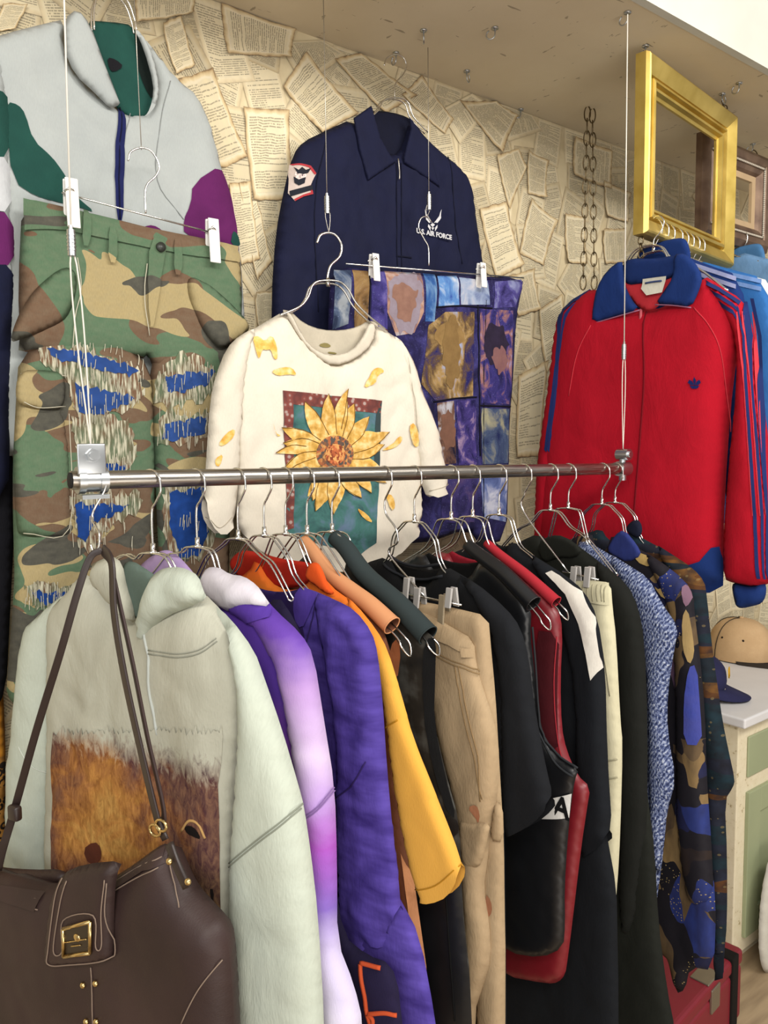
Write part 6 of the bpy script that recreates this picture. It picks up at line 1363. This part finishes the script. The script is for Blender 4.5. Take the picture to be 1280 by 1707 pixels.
def cap(name, label, loc, rz, crown, visor, band=None, letters=None, squash=1.0, tilt=(0, 0), scale=1.0):
    t = thing(name, label, 'cap', loc, rz, 'caps on the worktop'); t.rotation_euler = (tilt[0], tilt[1], rz); t.scale = (scale,)*3
    bm = bmesh.new(); n = 32; rings = []
    for j in range(11):
        a = PI/2*j/10; r_ = math.cos(a)**.75 if j < 10 else 0; z_ = .125*squash*math.sin(a)**.9
        if j == 10: break
        rings.append([bm.verts.new((.082*r_*math.cos(k*2*PI/n)*(1+.02*math.cos(6*k*2*PI/n)*math.sin(a)), .096*r_*math.sin(k*2*PI/n)*(1+.02*math.cos(6*k*2*PI/n)*math.sin(a))+.004*noise.noise((k*.6, j*.5, loc[0]*9)), z_)) for k in range(n)])
    top = bm.verts.new((0, 0, .125*squash))
    for j in range(len(rings)-1):
        for k in range(n): bm.faces.new((rings[j][k], rings[j][(k+1) % n], rings[j+1][(k+1) % n], rings[j+1][k]))
    for k in range(n): bm.faces.new((rings[-1][k], rings[-1][(k+1) % n], top))
    c = bm_obj('crown', bm, crown, t)
    bm = bmesh.new(); A, B = [], []
    for k in range(15):
        a = -PI*.95+PI*.9*k/14; x, y = math.cos(a), math.sin(a)
        A.append((.083*x, .097*y, .006)); B.append((.088*x*1.0, .097*y-.075*max(0, -y)**.6, .012-.022*abs(x)**2-.004))
    for off in (0, .0035):
        va = [bm.verts.new((x, y, z-off)) for x, y, z in A]; vb = [bm.verts.new((x, y, z-off)) for x, y, z in B]
        for k in range(14):
            f = (va[k], va[k+1], vb[k+1], vb[k]); bm.faces.new(f[::-1] if off else f)
        if off == 0: pa, pb = va, vb
    for k in range(14): bm.faces.new((pb[k], pb[k+1], vb[k+1], vb[k]))
    bmesh.ops.recalc_face_normals(bm, faces=bm.faces); bm_obj('visor', bm, visor, t)
    bm = bmesh.new()
    for a in (.5, 1.55, 2.6): tube(bm, [(.0825*math.cos(a+PI*0)*math.cos(PI/2*k/9)**.75*1.0 if k < 9 else 0, .0965*math.sin(a)*math.cos(PI/2*k/9)**.75 if k < 9 else 0, .1265*squash*math.sin(PI/2*k/9)**.9) for k in range(10)], .0012, 5)
    ss = bm_obj('panel_seams', bm, visor, c); ss['kind'] = 'stuff'
    bm = bmesh.new(); ball(bm, (0, 0, .126*squash), .007, 1, 1, .6); bm_obj('top_button', bm, crown, t)
    bm = bmesh.new()
    for s in (-1, 1):
        for yy in (-.03, .03): ball(bm, (s*.068*math.cos(yy*6), yy, .07*squash), .0035, .6, 1, 1, 8)
    bm_obj('eyelets', bm, fabric('#2c241c'), t)
    if letters:
        text_obj('lettering', letters[0], letters[1], letters[2], t, (0, -.0935, .045), (PI/2-.35, 0, 0), extrude=.002, bold=.001)
    return t
TANF, BROWNF = fabric('#c9a981', '#b6956d', coord='Object', mott=20), fabric('#3b332c', '#2c2620', coord='Object')
NVF = fabric('#2a2a4e', '#22223f', coord='Object'); BKF = fabric('#1b1a1a', '#262320', coord='Object'); YEL = fabric('#d9a520', coord='Object')
p = on_z(1238, 1100, cz+.0); cap('baseball_cap', 'tan baseball cap with a dark brown visor lying on the worktop', (p.x+.02, p.y+.02, cz+.004), .15, TANF, BROWNF, None, None, .95, (0, 0), 1.22)
p = on_z(1176, 1158, cz); cap('baseball_cap', 'navy cap with yellow lettering and a broad visor, left on the worktop', (p.x-.02, p.y+.03, cz+.052), .45, NVF, NVF, None, ('N', .04, YEL), .7, (.30, 0))
p = on_z(1216, 1040, cz); cap('baseball_cap', 'black cap behind the tan cap on the worktop', (p.x, p.y+.02, cz+.004), 2.6, BKF, BKF, None, None, 1.0)
p = on_z(1200, 1040, cz)
t = thing('paper_card', 'white paper card standing at the back of the worktop behind the caps', 'card', (p.x, p.y+.07, cz)); bm = bmesh.new()
for s, zr in ((0, 0), (1, 0)): pass
box(bm, -.05, .05, -.001, .001, 0, .14); o = bm_obj('card', bm, plain('white_card', '#dcdad2', .7), t, False); o.rotation_euler = (-.15, 0, -.5)
# red case on the floor and white cloth at the cabinet's side
p0 = on_z(1112, 1640, .22); 
q1 = Vector((.0, 0, 0))
pc = on_z(1150, 1668, .20)
t = thing('red_case', 'small dark red vintage case with a metal latch standing by the cabinet', 'case', (pc.x+.10, pc.y+.02, 0), .12)
REDC = plain('red_leatherette', '#7a1626', .5); 
bm = bmesh.new(); box(bm, -.24, .20, -.02, .26, 0, .155); o = bm_obj('case_body', bm, REDC, t, False); bevel(o, .012, 3)
bm = bmesh.new(); box(bm, -.242, .202, -.022, .262, .157, .20); o = bm_obj('lid', bm, REDC, t, False); bevel(o, .012, 3)
bm = bmesh.new(); box(bm, -.01, .04, -.026, -.018, .12, .185); box(bm, -.02, .05, -.02, .03, .199, .204); o = bm_obj('latch', bm, plain('tarnished_latch', '#9a9080', .35, .8), t, False); bevel(o, .002)
bm = bmesh.new()
for x in (.12,): box(bm, x, x+.04, -.026, .266, .002, .206)
o = bm_obj('black_strap', bm, fabric('#16120f', coord='Object'), t, False); bevel(o, .003)
# white cloth sack hanging in front of the cabinet door
pk = Pl((X0, Y0-.03, 0), 0); U = pk.uzs
t = thing('white_cloth_sack', 'white cloth sack at the right edge in front of the green door', 'sack', pl=Pl(pk.pt(1285, 1400), 0)); pk = Pl(pk.pt(1285, 1400), 0); U = pk.uzs
pillow('cloth', Surf(U([(1284, 1420), (1272, 1470), (1264, 1540), (1266, 1610), (1282, 1628), (1340, 1630), (1350, 1500), (1320, 1420)]), .02, .006, .03, folds(.008, 14, 2, 3), 0), fabric('#cfcbc0', '#bdb8aa'), t)
# ------------------------------------------------------------------ light
def area_light(name, loc, tgt, size, power, col, sy=None):
    L = bpy.data.lights.new(name, 'AREA'); L.shape = 'RECTANGLE'; L.size = size; L.size_y = sy or size; L.energy = power; L.color = col
    o = bpy.data.objects.new(name, L); COL.objects.link(o); o.location = loc
    o.rotation_euler = (Vector(tgt)-Vector(loc)).to_track_quat('-Z', 'Y').to_euler(); return o
area_light('shop_light', (-.6, -2.6, 2.95), (.7, -.2, 1.2), 1.6, 62, (1, .95, .87), .5)
area_light('shop_light', (1.6, -2.3, 2.95), (1.4, -.3, 1.2), 1.6, 56, (1, .96, .90), .5)
area_light('left_area_light', (-2.6, -3.2, 1.9), (.6, -.3, 1.1), 2.2, 40, (.93, .97, 1.0), 1.8)  # broad cool area light from the left, behind the camera
area_light('added_soffit_fill', (.4, -3.0, .5), (1.0, -.2, 2.5), 2.4, 34, (1, .95, .88), 1.2)  # added low fill, aimed upward to brighten the lowered ceiling
w = bpy.data.worlds.new('room_air'); SC.world = w; w.use_nodes = True
nt = w.node_tree; bgn = nt.nodes['Background']; bgn.inputs[0].default_value = (1.0, .965, .92, 1); bgn.inputs[1].default_value = .46
SC.view_settings.view_transform = 'Standard'; SC.view_settings.look = 'None'; SC.view_settings.exposure = -0.08
